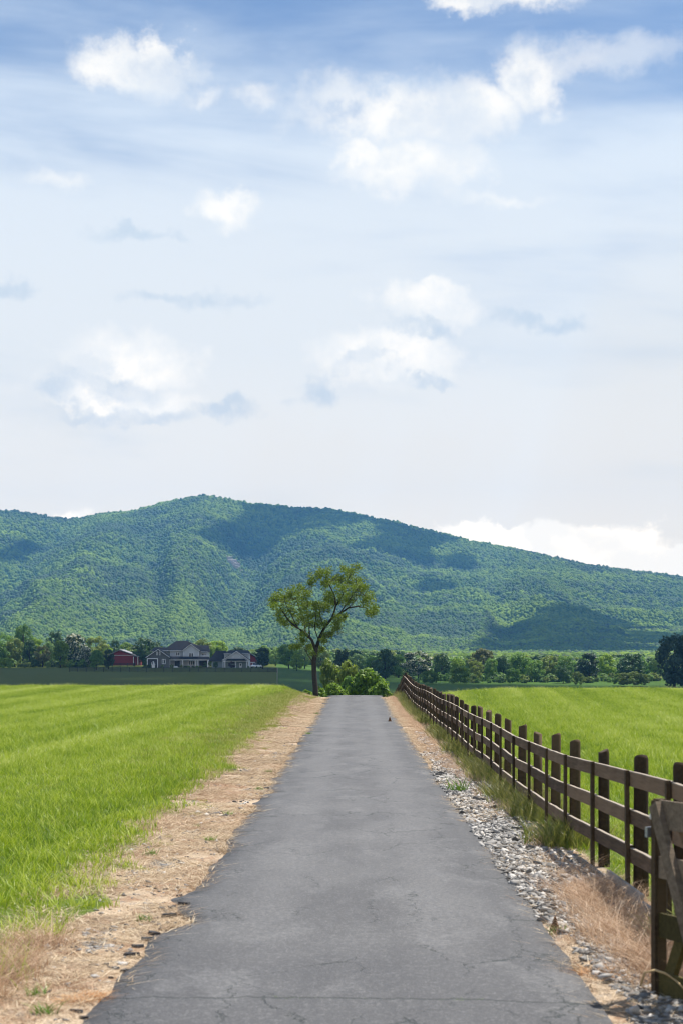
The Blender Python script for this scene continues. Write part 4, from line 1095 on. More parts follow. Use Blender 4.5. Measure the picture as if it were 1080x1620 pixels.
o, _ = limb('trunk', [(448, 1040), (446, 990), (438, 900), (434, 800), (446, 720), (450, 690)], 0.165, 0.12, [0] * 6, 12)
LB = []
def lb(pts, r0, r1, d0, d1, sg=7):
    n = len(pts); o, Q = limb('limb', pts, r0, r1, [d0 + (d1 - d0) * i / (n - 1) for i in range(n)], sg); LB.append(Q)
lb([(447, 712), (420, 640), (375, 590), (320, 555), (275, 520), (235, 470), (190, 400), (160, 350)], 0.10, 0.015, 0, -0.9)
lb([(447, 712), (478, 620), (510, 550), (560, 490), (620, 450), (680, 410), (750, 400), (800, 410), (850, 440)], 0.115, 0.014, 0, 0.7)
lb([(375, 590), (370, 520), (340, 440), (310, 350), (330, 285)], 0.045, 0.010, -0.2, 0.9)
lb([(320, 555), (270, 450), (235, 380), (230, 320)], 0.035, 0.008, -0.3, -1.2)
lb([(405, 615), (400, 520), (385, 430), (355, 370)], 0.045, 0.010, 0.0, 0.5)
lb([(560, 490), (590, 400), (580, 320), (550, 260), (520, 200), (450, 180), (425, 225)], 0.060, 0.008, 0.2, -0.8)
lb([(590, 400), (640, 320), (660, 240), (690, 170), (730, 110)], 0.045, 0.008, 0.2, 0.5)
lb([(620, 450), (690, 350), (740, 290), (800, 330)], 0.045, 0.008, 0.4, -0.7)
lb([(510, 550), (480, 480), (470, 400), (485, 345)], 0.040, 0.008, 0.1, 1.0)
lb([(488, 635), (530, 622), (580, 612), (640, 590), (665, 588)], 0.028, 0.004, 0, -0.4)
lb([(560, 490), (595, 520), (600, 560)], 0.025, 0.005, 0.2, 0.8)
lb([(428, 800), (400, 760), (370, 705), (290, 688)], 0.040, 0.006, 0, -0.5)
lb([(470, 650), (440, 560), (450, 480), (455, 430)], 0.035, 0.008, 0, -1.1)
lb([(680, 410), (740, 340), (790, 300)], 0.028, 0.006, 0.5, 1.2)
lb([(660, 240), (600, 200), (600, 160)], 0.020, 0.005, 0.3, 0.9)
BL = [(730, 125, 48), (700, 175, 60), (640, 215, 58), (725, 235, 68), (760, 290, 58), (680, 290, 66), (620, 275, 60), (590, 200, 48), (540, 180, 45), (480, 165, 42), (450, 200, 42),
      (420, 238, 28), (540, 240, 42), (590, 340, 55), (700, 340, 45), (815, 335, 42), (840, 400, 42), (835, 448, 30), (862, 435, 28), (780, 350, 48), (640, 370, 45), (540, 330, 38),
      (485, 362, 42), (170, 335, 38), (158, 390, 36), (215, 325, 42), (265, 300, 42), (330, 275, 46), (385, 305, 38), (330, 345, 50), (250, 380, 56), (208, 440, 46), (206, 505, 36),
      (280, 450, 50), (350, 425, 50), (405, 450, 46), (450, 450, 44), (300, 520, 36), (240, 522, 30), (395, 520, 44), (445, 540, 40), (350, 490, 44), (455, 405, 44), (345, 592, 26),
      (370, 640, 32), (388, 690, 32), (328, 680, 24), (520, 420, 40), (560, 370, 42), (612, 480, 40), (600, 530, 36), (590, 560, 26), (648, 482, 20), (520, 610, 26), (500, 650, 22),
      (556, 600, 20), (290, 690, 22), (480, 712, 22), (430, 735, 22), (510, 520, 30), (660, 130, 30), (780, 260, 32), (140, 360, 20), (500, 240, 30), (390, 380, 34)]
def hero_leaves():
    r = np.random.default_rng(77); C = []; N = []; T = []
    U1 = TD / F / 4.5
    for (cx, cy, cr) in BL:
        for rep in range(2):
            off = r.normal() * 0.9
            c = tp(cx + r.normal() * cr * 0.25, cy + r.normal() * cr * 0.2, off) - T0
            R_ = cr * U1 * (1.0 if rep == 0 else 0.8)
            for tw in range(int(5 + cr * 0.22)):         # twigs with a spray of leaves each
                d = r.normal(size=3); d /= np.linalg.norm(d); tip = c + d * R_ * r.uniform(0.4, 1.18) * np.array([1, 1, 0.9])
                n = int(r.uniform(9, 20)); p = tip + r.normal(size=(n, 3)) * 0.085 * np.array([1, 1, 0.75])
                C.append(p); N.append(np.tile([0, 0, 0.5], (n, 1)) + r.normal(size=(n, 3)) * 0.5); T.append(np.clip(r.uniform(0, 0.35) + r.uniform(0, 0.85, n) , 0, 1))
    C = np.concatenate(C); N = np.concatenate(N); T = np.concatenate(T)
    V, Fq, t4, k4 = leaf_quads(C, N, 0.066, 78, T, T * 0)
    return np_mesh('crown', V, Fq, LEAF['hero'], False, {'tint': t4, 'tip': k4})
link('crown', hero_leaves(), None, lone)
def twigs():
    r = np.random.default_rng(79); m = MB(); U1 = TD / F / 4.5
    ends = np.array([q for Q in LB for q in Q[2:]])
    for (cx, cy, cr) in BL:
        c = tp(cx, cy, r.normal() * 0.4) - T0
        s = ends[np.argmin(np.linalg.norm(ends - c, axis=1))]
        for k in range(4):
            e = c + r.normal(size=3) * cr * U1 * 0.5; mid_ = (s + e) / 2 + r.normal(size=3) * 0.05
            m.tube([tuple(s), tuple(mid_), tuple(e)], [0.013, 0.009, 0.004], 4)
    return m
o = twigs().build('twigs', M_BARK, lone); o['kind'] = 'stuff'

# bushes at the lane end
def bush(px, top, hw, D, leaf, label, seed, n=7000, size=0.12, shape='shrub', ry=1.0):
    x = fy(px, D); g = float(HT(x, D)); h = fz(top, D) - g; rad = hw * D / F
    t = empty('bush', (x, D, g), label=label, cat='bush', group='bushes at the end of the lane')
    me = crown(seed, shape, 60, int(n / 60 * 0.55), size * 1.35 / rad); me.materials[0] = LEAF[leaf]
    # leaves keep their size: the crown is stretched through its points only a little
    link('foliage', me, None, t, (0, 0, -0.02 * h), 0, (rad * 1.1, rad * 1.1 * ry, h * 1.02))
    m = MB(); r = np.random.default_rng(seed)
    for k in range(9):
        a = r.uniform(0, 6.28); l = rad * r.uniform(0.3, 0.8)
        m.tube([(0, 0, -0.1), (math.cos(a) * l * .4, math.sin(a) * l * .4, h * .45), (math.cos(a) * l, math.sin(a) * l, h * r.uniform(.7, .95))], [0.03, 0.018, 0.006], 5)
    m.build('stem', M_BARK, t)
    return t
bush(582, 1056, 31, 142, 'bright', 'bright green rounded bush in full sun at the end of the lane', 901, 7500, 0.13)
bush(602, 1078, 20, 139, 'bright', 'low bright green bush spreading right towards the fence end', 902, 4000, 0.12)
bush(549, 1044, 24, 150, 'olive', 'olive twiggy bush left of the bright rounded bush', 903, 4200, 0.13, 'tall')
bush(522, 1042, 25, 154, 'olive', 'tall pale olive bush right of the lone tree trunk', 904, 3600, 0.13, 'tall')
bush(553, 1070, 20, 143, 'mid', 'dark green bush between the olive and the bright bushes', 905, 4000, 0.12)
bush(530, 1081, 20, 136, 'bright', 'low bright green bush right beside the lone tree foot', 906, 4500, 0.12)
bush(508, 1090, 14, 133, 'bright', 'smallest bright green bush just behind the lone tree trunk', 907, 3500, 0.11)
bush(486, 1092, 12, 131, 'bright', 'low leafy bush left of the lone tree foot', 908, 2600, 0.11)

# ------------------------------------------------------------------ grey house, garage, barn, car
M_SIDE = flat_mat('grey_siding', (0.54, 0.55, 0.56), 0.8, 0.2, 0.06, 1.0)
M_SHING = flat_mat('brown_shingle', (0.135, 0.130, 0.125), 0.9, 0.2, 0.25, 2.0)
M_ROOF = flat_mat('slate_roof', (0.018, 0.019, 0.026), 0.85, 0.3, 0.2, 1.5)
M_TRIM = flat_mat('white_trim', (0.78, 0.78, 0.78), 0.6, 0.3, 0.02)
M_GLASS = flat_mat('window_glass', (0.02, 0.025, 0.04), 0.08, 0.5, 0.0)
M_DARKIN = flat_mat('dark_door_and_shade', (0.05, 0.045, 0.045), 0.6, 0.3, 0.1)  # dark door colour; on the opening panels it paints the shade inside
M_RED = flat_mat('barn_red', (0.21, 0.022, 0.025), 0.7, 0.3, 0.1, 0.6)
M_TIN = flat_mat('tin_roof', (0.22, 0.21, 0.22), 0.45, 0.5, 0.05, 0.5)
M_GREENW = flat_mat('sage_siding', (0.27, 0.31, 0.30), 0.8, 0.2, 0.05)

class House:
    def __init__(s, name, D, px, base_py, label, cat):
        s.D = D; s.o = np.array([fy(px, D), D, fz(base_py, D)])
        s.e = empty(name, tuple(s.o), label=label, cat=cat)
        s.k = D / F
    def X(s, px): return (px - 540) * s.k - s.o[0]
    def Z(s, py): return CH - (py - HZ) * s.k - s.o[2]
    def box(s, name, x0, x1, y0, y1, d0, d1, m, parent=None):
        return MB().box(s.X(x0), s.X(x1), d0, d1, s.Z(y1), s.Z(y0)).build(name, m, parent or s.e)
    def gable(s, name, x0, x1, xa, ya, ye, yb, d0, d1, m):
        p = [(s.X(x0), d0, s.Z(yb)), (s.X(x1), d0, s.Z(yb)), (s.X(x1), d0, s.Z(ye)), (s.X(xa), d0, s.Z(ya)), (s.X(x0), d0, s.Z(ye))]
        return MB().poly(p, d1 - d0).build(name, m, s.e)
    def chevron(s, name, x0, x1, xa, ya, ye0, ye1, d0, d1, m, th=0.3, parent=None):
        a = [(s.X(x0), d0, s.Z(ye0)), (s.X(xa), d0, s.Z(ya)), (s.X(x1), d0, s.Z(ye1))]
        p = a + [(q[0], q[1], q[2] + th) for q in a[::-1]]
        return MB().poly(p, d1 - d0).build(name, m, parent or s.e)
    def hip(s, name, x0, x1, ye, r0, r1, yr, d0, d1, m):
        dm = (d0 + d1) / 2
        o = MB().quadbox([(s.X(x0), d0, s.Z(ye)), (s.X(x1), d0, s.Z(ye)), (s.X(x1), d1, s.Z(ye)), (s.X(x0), d1, s.Z(ye)),
                          (s.X(r0), dm - .1, s.Z(yr)), (s.X(r1), dm - .1, s.Z(yr)), (s.X(r1), dm + .1, s.Z(yr)), (s.X(r0), dm + .1, s.Z(yr))]).build(name, m, s.e)
        return o
    def window(s, x0, x1, y0, y1, d, n=2, th=0.09, name='window'):
        a, b, c, e = s.X(x0), s.X(x1), s.Z(y1), s.Z(y0); t = 0.14; m = MB()
        m.box(a, b, d - th, d, e - t, e).box(a, b, d - th, d, c, c + t)
        for i in range(n + 1):
            xx = a + (b - a - t) * i / n; m.box(xx, xx + t, d - th, d - 0.001, c + t, e - t)
        f = m.build(name, M_TRIM, s.e)
        for i in range(n):
            xx = a + (b - a - t) * i / n + t
            MB().box(xx, a + (b - a - t) * (i + 1) / n, d - 0.05, d - 0.01, c + t, e - t).build('pane', M_GLASS, f)
        return f
H = House('grey_house', 620, 285, 1056, 'large two-storey grey house with dark hipped roof and a long white porch', 'house')
H.box('wall', 270, 328, 1030, 1058, 0, 11, M_SIDE)
H.box('wall', 241, 270, 1029.5, 1045, 1.0, 10, M_SIDE)
H.hip('roof', 238, 262, 1029.6, 243, 260, 1024.0, 0.3, 10.7, M_ROOF)
H.hip('roof', 257, 330, 1029.3, 277, 294, 1013.6, -0.5, 11.6, M_ROOF)
H.hip('roof', 305, 330.5, 1031.2, 308, 329, 1020.8, -1.2, 9.6, M_ROOF)
H.box('fascia', 258, 316, 1029.0, 1030.0, -0.62, -0.5, M_TRIM)
H.box('fascia', 316.5, 329.5, 1031.0, 1031.8, -1.32, -1.2, M_TRIM)
H.gable('gable_wall', 291, 316, 303.3, 1020.5, 1029.5, 1040, -1.6, 0.0, M_SIDE)
H.chevron('gable_roof', 289.0, 318.0, 303.3, 1019.6, 1030.2, 1030.2, -2.0, 5.0, M_ROOF)
H.chevron('gable_trim', 289.4, 317.6, 303.3, 1019.9, 1030.3, 1030.3, -2.08, -2.0, M_TRIM, 0.22)
for a in (291.2, 315.3): H.box('corner_board', a, a + 0.9, 1030, 1039.5, -1.68, -1.6, M_TRIM)
H.box('corner_board', 270, 271, 1030, 1038, -0.1, 0, M_TRIM)
H.window(278.5, 285, 1031.5, 1037.5, -0.001)
H.window(299.8, 307.3, 1032.8, 1039.2, -1.6)
H.window(319.5, 326.5, 1033.5, 1037.5, -0.001, 3)
H.box('balcony', 317, 328.5, 1037.0, 1040, -1.2, -0.1, M_TRIM)
H.box('corner_board', 327.6, 328.5, 1031.8, 1037, -0.08, 0, M_TRIM)
# porch
H.hip('porch_roof', 269, 334.5, 1043.2, 271, 331, 1038.6, -3.4, 0.2, M_ROOF)
H.box('porch_beam', 269.5, 334, 1043.2, 1044.6, -3.3, -3.1, M_TRIM)
for a in (270.3, 289.9, 310.8, 314.2, 333): H.box('column', a, a + 1.0, 1044.6, 1056.4, -3.3, -3.1, M_TRIM)
H.box('porch_floor', 269, 334, 1055.4, 1057.5, -3.4, 0, M_KICK)
H.box('door', 277, 285, 1045.5, 1055.4, -0.1, -0.002, M_DARKIN)
H.window(298.5, 308.5, 1044.8, 1052.2, -0.001, 3)
H.box('opening_shade_panel', 316, 328, 1045, 1055.4, -0.06, -0.002, M_DARKIN)  # flat dark panel: shade of the open porch bay put into colour
H.box('step', 276, 284, 1054.8, 1056.2, -4.4, -3.4, M_TRIM)
H.box('step', 277, 283, 1053.9, 1054.8, -3.9, -3.4, M_TRIM)
# left wing with shingled gable
H.gable('wing_wall', 235.5, 270, 253, 1028.6, 1039.8, 1058, -5.0, 1.5, M_SHING)
H.chevron('wing_roof', 233.3, 271.8, 253, 1027.6, 1040.8, 1040.4, -5.5, 1.5, M_ROOF)
H.chevron('wing_trim', 233.8, 271.4, 253, 1027.9, 1040.8, 1040.4, -5.58, -5.5, M_TRIM, 0.2)
H.box('opening_shade_panel', 236.5, 251, 1042.6, 1056.5, -5.06, -5.002, M_DARKIN)  # flat dark panel: shade inside the wing opening put into colour
H.box('door_frame', 235.4, 252.8, 1041.4, 1042.6, -5.2, -5.0, M_TRIM)
for a in (235.4, 251.6): H.box('door_frame', a, a + 1.2, 1042.6, 1056.5, -5.2, -5.0, M_TRIM)
H.window(250.0, 252.2, 1031.0, 1036.5, -5.0, 1); H.window(254.3, 256.5, 1031.0, 1036.5, -5.0, 1)
H.window(259, 264.6, 1042.6, 1050.4, -5.0, 2)
# garage
G = House('garage', 612, 375, 1057, 'grey garage with white columns, a porch and a white door right of the house', 'garage')
G.box('wall', 355, 394, 1034, 1059, 0, 9, M_SIDE)
G.box('link_wall', 334, 355, 1045.5, 1059, 3, 9, M_GREENW)
G.hip('link_roof', 329, 357, 1046, 340, 357, 1029.5, 2.4, 10, M_ROOF)
G.hip('roof', 353.5, 395.5, 1034.2, 362, 392, 1028.6, -0.5, 9.5, M_ROOF)
G.box('fascia', 354.5, 395, 1034.0, 1034.9, -0.62, -0.5, M_TRIM)
G.gable('gable_wall', 354.5, 394.5, 375.3, 1031.5, 1043.5, 1046, -2.6, 0, M_SIDE)
G.chevron('gable_roof', 351.8, 396.8, 375.3, 1030.6, 1045.2, 1045.6, -3.0, 0.4, M_ROOF)
G.chevron('gable_trim', 352.4, 396.2, 375.3, 1030.9, 1045.2, 1045.6, -3.08, -3.0, M_TRIM, 0.22)
G.window(368.8, 371, 1037.6, 1040, -2.6, 1); G.window(377.8, 380, 1037.6, 1040, -2.6, 1)
G.hip('porch_roof', 358, 391.5, 1045.2, 361, 388, 1042, -3.4, -2.6, M_ROOF)
G.box('porch_beam', 353.5, 395.5, 1045.3, 1046.6, -2.9, -2.62, M_TRIM)
for a in (353.6, 356.4, 373.2, 390.8, 394.0): G.box('column', a, a + 1.0, 1046.6, 1058, -2.9, -2.7, M_TRIM)
G.box('porch_wall', 357.5, 391, 1046.6, 1058.2, -0.5, -0.1, M_GREENW)
d_ = G.box('door', 379, 383.2, 1049, 1058, -0.62, -0.5, M_TRIM)
MB().box(G.X(380.2), G.X(382), -0.66, -0.625, G.Z(1053), G.Z(1050.2)).build('pane', M_GLASS, d_)
S = House('red_shed', 640, 400, 1056, 'dark red shed half hidden between the garage and the conifer', 'shed')
S.gable('wall', 384, 406, 391, 1033.5, 1041, 1057, 0, 8, M_RED)
S.chevron('roof', 382, 407.5, 391, 1032.7, 1041.3, 1041.8, -0.5, 8.5, M_ROOF)
S.box('porch_beam', 395.5, 404, 1047.3, 1048.2, -1.6, -1.4, M_TRIM)
for a in (396, 399.5): S.box('column', a, a + 0.8, 1048.2, 1056.5, -1.6, -1.4, M_TRIM)
B = House('red_barn', 650, 200, 1050.5, 'long dark red barn with a pale metal roof left of the grey house', 'barn')
B.gable('wall', 172, 211.5, 190, 1029.4, 1037.0, 1053, 0, 14, M_RED)
B.chevron('roof', 170, 213.5, 190, 1028.6, 1037.2, 1037.0, -0.5, 14.5, M_TIN, 0.25)
B.box('lean_to_wall', 211.5, 219, 1039.2, 1053, 1.5, 13, M_RED)
MB().quadbox([(B.X(211.6), -0.4, B.Z(1037.2)), (B.X(220), -0.4, B.Z(1039.4)), (B.X(220), 14, B.Z(1039.4)), (B.X(211.6), 14, B.Z(1037.2)),
              (B.X(211.6), -0.4, B.Z(1036.2)), (B.X(220), -0.4, B.Z(1038.4)), (B.X(220), 14, B.Z(1038.4)), (B.X(211.6), 14, B.Z(1036.2))]).build('lean_to_roof', M_TIN, B.e)
for a in (211.2, 218.2): B.box('post', a, a + 0.8, 1039, 1052, -0.2, 0.0, M_TRIM)
B.box('band', 173, 211, 1036.4, 1036.9, -0.06, -0.002, M_TRIM)

# white kiosk-like stand in front of the wing
K = House('white_stand', 606, 243, 1057.5, 'small white wooden stand on the lawn before the shingled gable', 'stand')
K.box('base', 240.8, 245.4, 1052, 1057.5, -0.5, 0.5, M_TRIM)
K.box('counter', 240.0, 246.0, 1051.2, 1052, -0.7, 0.7, M_TRIM)
for a in (240.2, 245.3): K.box('post', a, a + 0.5, 1048, 1051.2, -0.6, -0.5, M_TRIM)
K.box('panel', 242, 244.2, 1046, 1051.2, -0.05, 0.05, M_SIDE)
# shrubs and the dark red tree by the porches
for (px, hw, top, D, lf, lb_) in ((341, 4, 1046.5, 606, 'dark', 'round dark shrub between the house and the garage'), (366.5, 5.5, 1046.5, 604, 'red', 'dark red rounded shrub in front of the garage porch'),
        (257, 3, 1051.5, 612, 'olive', 'olive shrub beside the wing window'), (272, 3.5, 1051, 612, 'olive', 'olive shrub at the left end of the long porch'),
        (288, 3.5, 1051.5, 612, 'olive', 'olive shrub right of the porch steps'), (294, 3, 1053, 612, 'dark', 'low dark shrub under the left porch bay'), (299, 3, 1053, 612, 'mid', 'low green shrub under the large porch window'),
        (306, 3.2, 1053.2, 612, 'dark', 'low dark shrub under the right edge of the large porch window'), (312, 3, 1053, 612, 'mid', 'low green shrub at the porch column pair'),
        (317.5, 3, 1053, 612, 'olive', 'low olive shrub right of the porch column pair'), (231, 6, 1051.5, 606, 'dark', 'dark shrub left of the shingled wing'), (238.2, 2.4, 1049, 607, 'dark', 'narrow dark shrub left of the white stand'),
        (213, 2.2, 1048, 640, 'red', 'small dark red shrub at the barn corner'), (325, 3.5, 1048, 613, 'dark', 'tall dark shrub at the right end of the porch'), (331.3, 1.8, 1045, 616, 'bright', 'bright green shrub between the last porch columns'),
        (393, 2.0, 1053.5, 606, 'mid', 'small green shrub at the right end of the garage porch')):
    tree(px, hw, top, 1056, D, 'shrub', lf, lb_, 'shrub', 'shrub', 'shrubs around the grey house', 0.0)

def car():
    D = 606; x = fy(406, D); g = float(HT(x, D)); c = empty('parked_car', (x, D, g), math.radians(-28), label='white parked car between the garage and the dark conifer', cat='car')
    wp = flat_mat('car_white', (0.75, 0.76, 0.78), 0.25, 0.5, 0.02); tyre = flat_mat('tyre', (0.02, 0.02, 0.02), 0.9, 0.2)
    m = MB(); m.poly([(-.9, -2.2, .35), (-.9, -2.25, .75), (-.9, -1.2, .95), (-.9, 2.1, 1.0), (-.9, 2.2, .4)][:0] or [(0, 0, 0)] * 0 or [], 0) if False else None
    def prof(pts, hw, inset=0.0):
        b = MB(); n = len(pts)
        b.v += [(-hw, a, z) for a, z in pts] + [(hw, a, z) for a, z in pts]
        b.f.append(tuple(range(n))); b.f.append(tuple(range(2 * n - 1, n - 1, -1)))
        for i in range(n): j = (i + 1) % n; b.f.append((i, j, n + j, n + i))
        return b
    prof([(-2.2, .35), (-2.25, .62), (-2.1, .85), (-1.1, 1.0), (1.9, 1.02), (2.2, .9), (2.22, .4)], .9).build('body', wp, c)
    prof([(-1.1, 1.0), (-.5, 1.55), (1.5, 1.58), (2.0, 1.02)], .78).build('cabin', M_GLASS, c)
    MB().box(-.74, .74, -.5, 1.45, 1.57, 1.63).build('roof', wp, c)
    for sx in (-1, 1):
        for yy in (-1.4, 1.4):
            b = MB(); b.tube([(sx * .72, yy, .34), (sx * .93, yy, .34)], [.34, .34], 14); b.build('wheel', tyre, c, True)
        MB().box(sx * .62 - .16, sx * .62 + .16, -2.29, -2.2, .62, .76).build('headlight', M_METAL, c)
    MB().box(-.4, .4, -2.28, -2.2, .5, .62).build('grille', tyre, c)
car()

# far pasture fences and the pole
M_DARKW = flat_mat('dark_fence_wood', (0.045, 0.040, 0.040), 0.85, 0.2, 0.2, 2)
FP = MB().box(-.07, .07, -.07, .07, -.3, 1.35).mesh('post', M_DARKW); FR = MB().box(-.5, .5, -.02, .02, -.07, .07).mesh('rail', M_DARKW)
def far_fence(px0, px1, D0, D1, n, label, levels=(0.4, 0.8, 1.2)):
    x0, x1 = fy(px0, D0), fy(px1, D1); e = empty('pasture_fence', (x0, D0, float(HT(x0, D0))), label=label, cat='fence'); o0 = e.location
    P = []
    for i in range(n):
        t = i / (n - 1); x = x0 + (x1 - x0) * t; y = D0 + (D1 - D0) * t; P.append(Vector((x, y, float(HT(x, y)))) - o0)
    for p in P: link('post', FP, None, e, tuple(p))
    for a, b in zip(P[:-1], P[1:]):
        d = b - a
        for h in levels:
            o = link('rail', FR, None, e, tuple((a + b) / 2 + Vector((0, 0, h))), 0, (d.length, 1, 1)); o.rotation_euler = (0, -math.atan2(d.z, math.hypot(d.x, d.y)), math.atan2(d.y, d.x))
far_fence(110, 438, 545, 540, 25, 'long dark board fence across the lawn below the grey house', (0.3, 0.6, 0.9, 1.2))
far_fence(86, 214, 632, 628, 12, 'dark fence in front of the left tree line and the red barn', (0.3, 0.6, 0.9, 1.2))
xp_ = fy(438.8, 430); zp_ = float(HT(xp_, 430))
m = MB(); m.tube([(0, 0, -0.3), (0, 0, 1.9), (0, 0, fz(1057, 430) - zp_)], [0.10, 0.09, 0.08], 8)
tag(m.build('wooden_pole', M_KICK, None, True, loc=(xp_, 430, zp_)), 'slim upright wooden pole at the corner of the dark pasture fence', 'pole')

# ------------------------------------------------------------------ small things on the shoulders
def ground_at(px, py):
    """ground point seen at a photo position"""
    ys = np.arange(9, 110, 0.05); xs = (px - 540) / F * ys
    row = HZ + F * (CH - HT(xs, ys)) / ys
    i = np.argmax(row <= py); return float(xs[i]), float(ys[i]), float(HT(xs[i], ys[i]))
def slab_mesh(seed):
    r = np.random.default_rng(seed); n = 7; m = MB()
    a = np.sort(r.uniform(0, 6.28, n)); q = r.uniform(0.6, 1.1, n); z = r.uniform(0.28, 0.5, n)
    b0 = len(m.v); m.v += [(math.cos(t) * u, math.sin(t) * u, 0) for t, u in zip(a, q)] + [(math.cos(t) * u * .88, math.sin(t) * u * .9, w_) for t, u, w_ in zip(a, q, z)] + [(0.05, 0, 0.45)]
    for i in range(n):
        j = (i + 1) % n; m.f += [(i, j, n + j, n + i), (n + i, n + j, 2 * n)]
    return m.mesh('asphalt_chunk', M_CHUNK)
CHK = [slab_mesh(960 + i) for i in range(6)]
chunks = [(421, 1248, .16, 'largest black asphalt chunk at the lane edge by a green tuft'), (410, 1243, .07, 'small black asphalt bit just left of the largest chunk'), (384, 1255, .06, 'small dark asphalt bit in the straw left of the largest chunk'),
          (373, 1269, .11, 'flat black asphalt piece lying alone on the tan straw'), (356, 1250, .05, 'tiny dark asphalt bit farthest into the straw near the largest chunk'),
          (292, 1433, .15, 'dark asphalt slab broken off at the ragged left edge'), (274, 1437, .11, 'dark asphalt piece left of the broken slab'), (268, 1450, .13, 'dark asphalt piece below the broken slab'),
          (283, 1418, .08, 'small dark asphalt piece above the broken slab'), (246, 1478, .13, 'long dark asphalt piece in the broken row along the lane'), (233, 1487, .10, 'middle dark asphalt piece of the broken row'),
          (218, 1499, .10, 'dark asphalt piece under the long one in the broken row'), (210, 1512, .12, 'lowest large dark asphalt piece of the broken row'), (196, 1538, .08, 'dark asphalt bit between straw tufts below the broken row'),
          (185, 1533, .06, 'small dark asphalt bit beside orange straw'), (148, 1528, .06, 'dark asphalt bit in the middle of the straw shoulder'), (168, 1527, .06, 'dark round asphalt bit near the shoulder middle'),
          (122, 1603, .09, 'black asphalt lump at the bottom left corner of the lane'), (135, 1612, .08, 'black asphalt lump nearest the camera'), (262, 1408, .06, 'small dark asphalt bit highest in the ragged patch'),
          (176, 1548, .06, 'dark asphalt bit just above the orange straw patch'), (54, 1521, .07, 'dark brown clod on the stony patch of the left shoulder')]
for i, (px, py, s, lab) in enumerate(chunks):
    x, y, z = ground_at(px, py)
    o = link('asphalt_chunk', CHK[i % 6], None, None, (x, y, z - s * .02), random.uniform(0, 6), (s * random.uniform(.5, .8), s * random.uniform(.35, .6), s * .5)); tag(o, lab, 'asphalt chunk', 'broken asphalt chunks on the left shoulder')
TFT = [blades(980 + i, 46, 0.09, 0.05, 0.15, 0.012, 0.9, M_TUFT, 'weed_tuft', pale=0.02) for i in range(3)]
tufts = [(238, 1354, 1.0, 'bright green weed tuft alone on the straw, middle of the left shoulder'), (333, 1331, .8, 'small bright green tuft close to the lane edge'), (228, 1458, .8, 'tiny upright green tuft by the broken asphalt edge'),
         (410, 1250, .9, 'green tuft beside the largest black asphalt chunk'), (361, 1290, .8, 'small green tuft left of the lane, above the straw'), (425, 1222, .8, 'green tuft on the gravel farther up the left shoulder'),
         (30, 1541, 1.0, 'green tuft on stones at the lower left'), (70, 1606, 0.9, 'largest bright green weed in the bottom left corner'), (722, 1252, 1.9, 'tall yellow-green weed on the gravel right of the lane'),
         (882, 1476, .8, 'green weed under the brown seed cone at the right edge'), (58, 1575, 0.8, 'yellowish green tuft in the straw near the bottom left'), (312, 1310, .6, 'tiny green tuft at the upper left shoulder'),
         (500, 1130, 1.2, 'green tuft near the crest on the left shoulder'), (488, 1162, 1.0, 'dark green tuft below the crest on the left shoulder')]
for i, (px, py, s, lab) in enumerate(tufts):
    x, y, z = ground_at(px, py)
    o = link('weed_tuft', TFT[i % 3], None, None, (x, y, z), random.uniform(0, 6), (s, s, s * (1.6 if px == 722 else 1.0))); tag(o, lab, 'weed', 'weed tufts on the shoulders')
M_BROWN = grass_mat('brown_seed', [(0.0, (0.14, 0.06, 0.025)), (0.5, (0.30, 0.15, 0.06)), (1.0, (0.46, 0.28, 0.14))], 0.1, False)
def cone_clump(px, py, s, lab, nm):
    x, y, z = ground_at(px, py); r = np.random.default_rng(px); C = []; 
    q = r.uniform(size=260); a = r.uniform(0, 6.28, 260)
    C = np.stack([np.cos(a) * (1 - q) * .45 * s, np.sin(a) * (1 - q) * .45 * s, q * s * 1.3], -1)
    V, Fq, t4, k4 = leaf_quads(C, r.normal(size=(260, 3)), s * .22, px, r.uniform(0, 1, 260), np.zeros(260))
    tag(link(nm, np_mesh(nm, V, Fq, M_BROWN, False, {'tint': t4}), None, None, (x, y, z)), lab, 'seed head', 'brown seed heads at the lane edge')
cone_clump(877, 1474, .09, 'brown cone-shaped seed head standing at the right lane edge near the camera', 'seed_head')
cone_clump(616, 1142, .13, 'small reddish brown seed head at the right lane edge near the crest', 'seed_head')
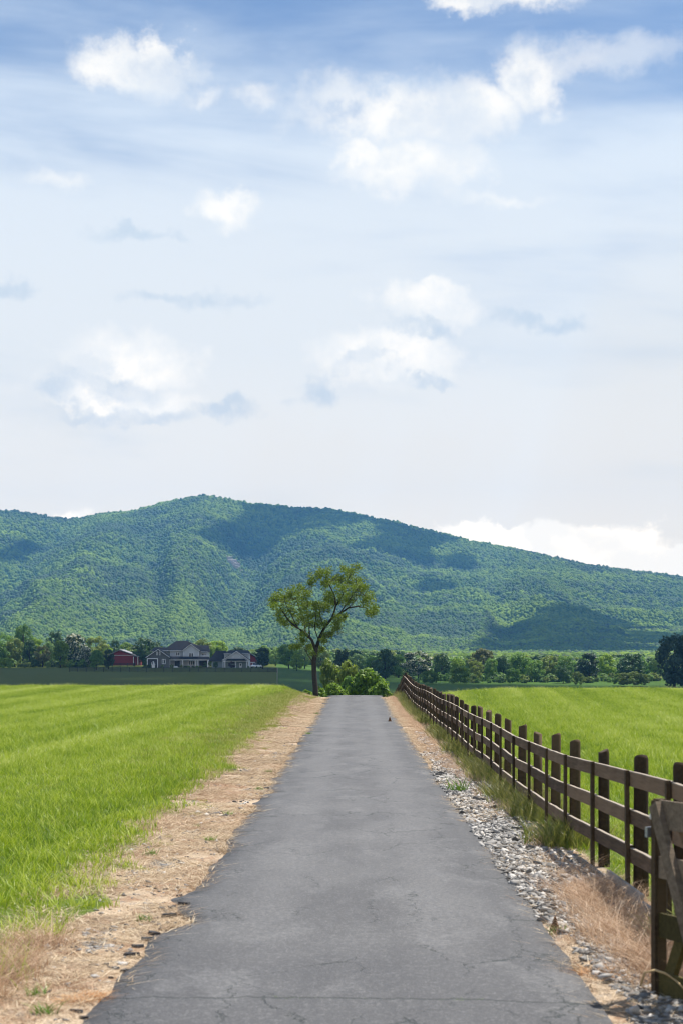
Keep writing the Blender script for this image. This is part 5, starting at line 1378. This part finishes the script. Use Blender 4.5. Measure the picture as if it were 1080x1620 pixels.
# matted orange-brown grass on the verge
MAT_ = [blades(990 + i, 170, 0.14, 0.05, 0.13, 0.008, 1.3, grass_mat('orange_straw%d' % i, [(0.0, (0.20, 0.08, 0.02)), (0.5, (0.46, 0.22, 0.07)), (1.0, (0.66, 0.42, 0.18))], 0.15, False), 'straw_mat', lay=0.55, pale=0.1) for i in range(2)]
for i, (px, py, s, lab) in enumerate([(945, 1540, 1.1, 'clump of curled orange-brown dead grass at the right lane edge'), (968, 1550, .9, 'smaller orange-brown dead grass clump beside the curled one'), (140, 1580, 1.0, 'orange-brown straw clump at the lower left lane edge'),
         (108, 1586, 0.9, 'orange-brown straw clump left of the larger one at the lower left'), (150, 1574, 0.7, 'orange-brown straw clump touching the lane at the lower left')]):
    x, y, z = ground_at(px, py); o = link('straw_clump', MAT_[i % 2], None, None, (x, y, z), i, (s, s, s)); tag(o, lab, 'dead grass', 'orange straw clumps on the verges')
# moss and grass rooted in the cross crack
r = np.random.default_rng(55); n = 70
rxg = np.where(r.uniform(size=n) < .8, r.uniform(-0.55, 0.15, n), r.uniform(0.3, 0.9, n))
ygk = 12.62 + rxg * -0.06 + r.normal(size=n) * 0.035
gk = [blades(1000 + i, 18, 0.035, 0.008, 0.028, 0.005, 0.9, M_TUFT, pale=0.3) for i in range(2)]
scatter('crack_grass', np.stack([rxg + ROADC * ygk, ygk, road_g(ygk) + 0.03], -1), r.uniform(0, 6.28, n), r.uniform(0.6, 1.3, n), r.integers(0, 2, n), gk, 'tiny yellow-green grass rooted in the crack across the lane')

# ------------------------------------------------------------------ the air
def m_haze(t, out):
    v = t.new('ShaderNodeVolumePrincipled')
    v.inputs['Color'].default_value = (0.18, 0.52, 1.0, 1); v.inputs['Density'].default_value = 0.000105
    v.inputs['Anisotropy'].default_value = 0.0
    t.l.new(v.outputs[0], out.inputs['Volume'])
hz = MB().box(-5400, 5400, -1100, 5250, -14, 470).build('haze', mat('air', m_haze)); tag(hz, 'pale blue summer haze over the valley', kind='stuff')
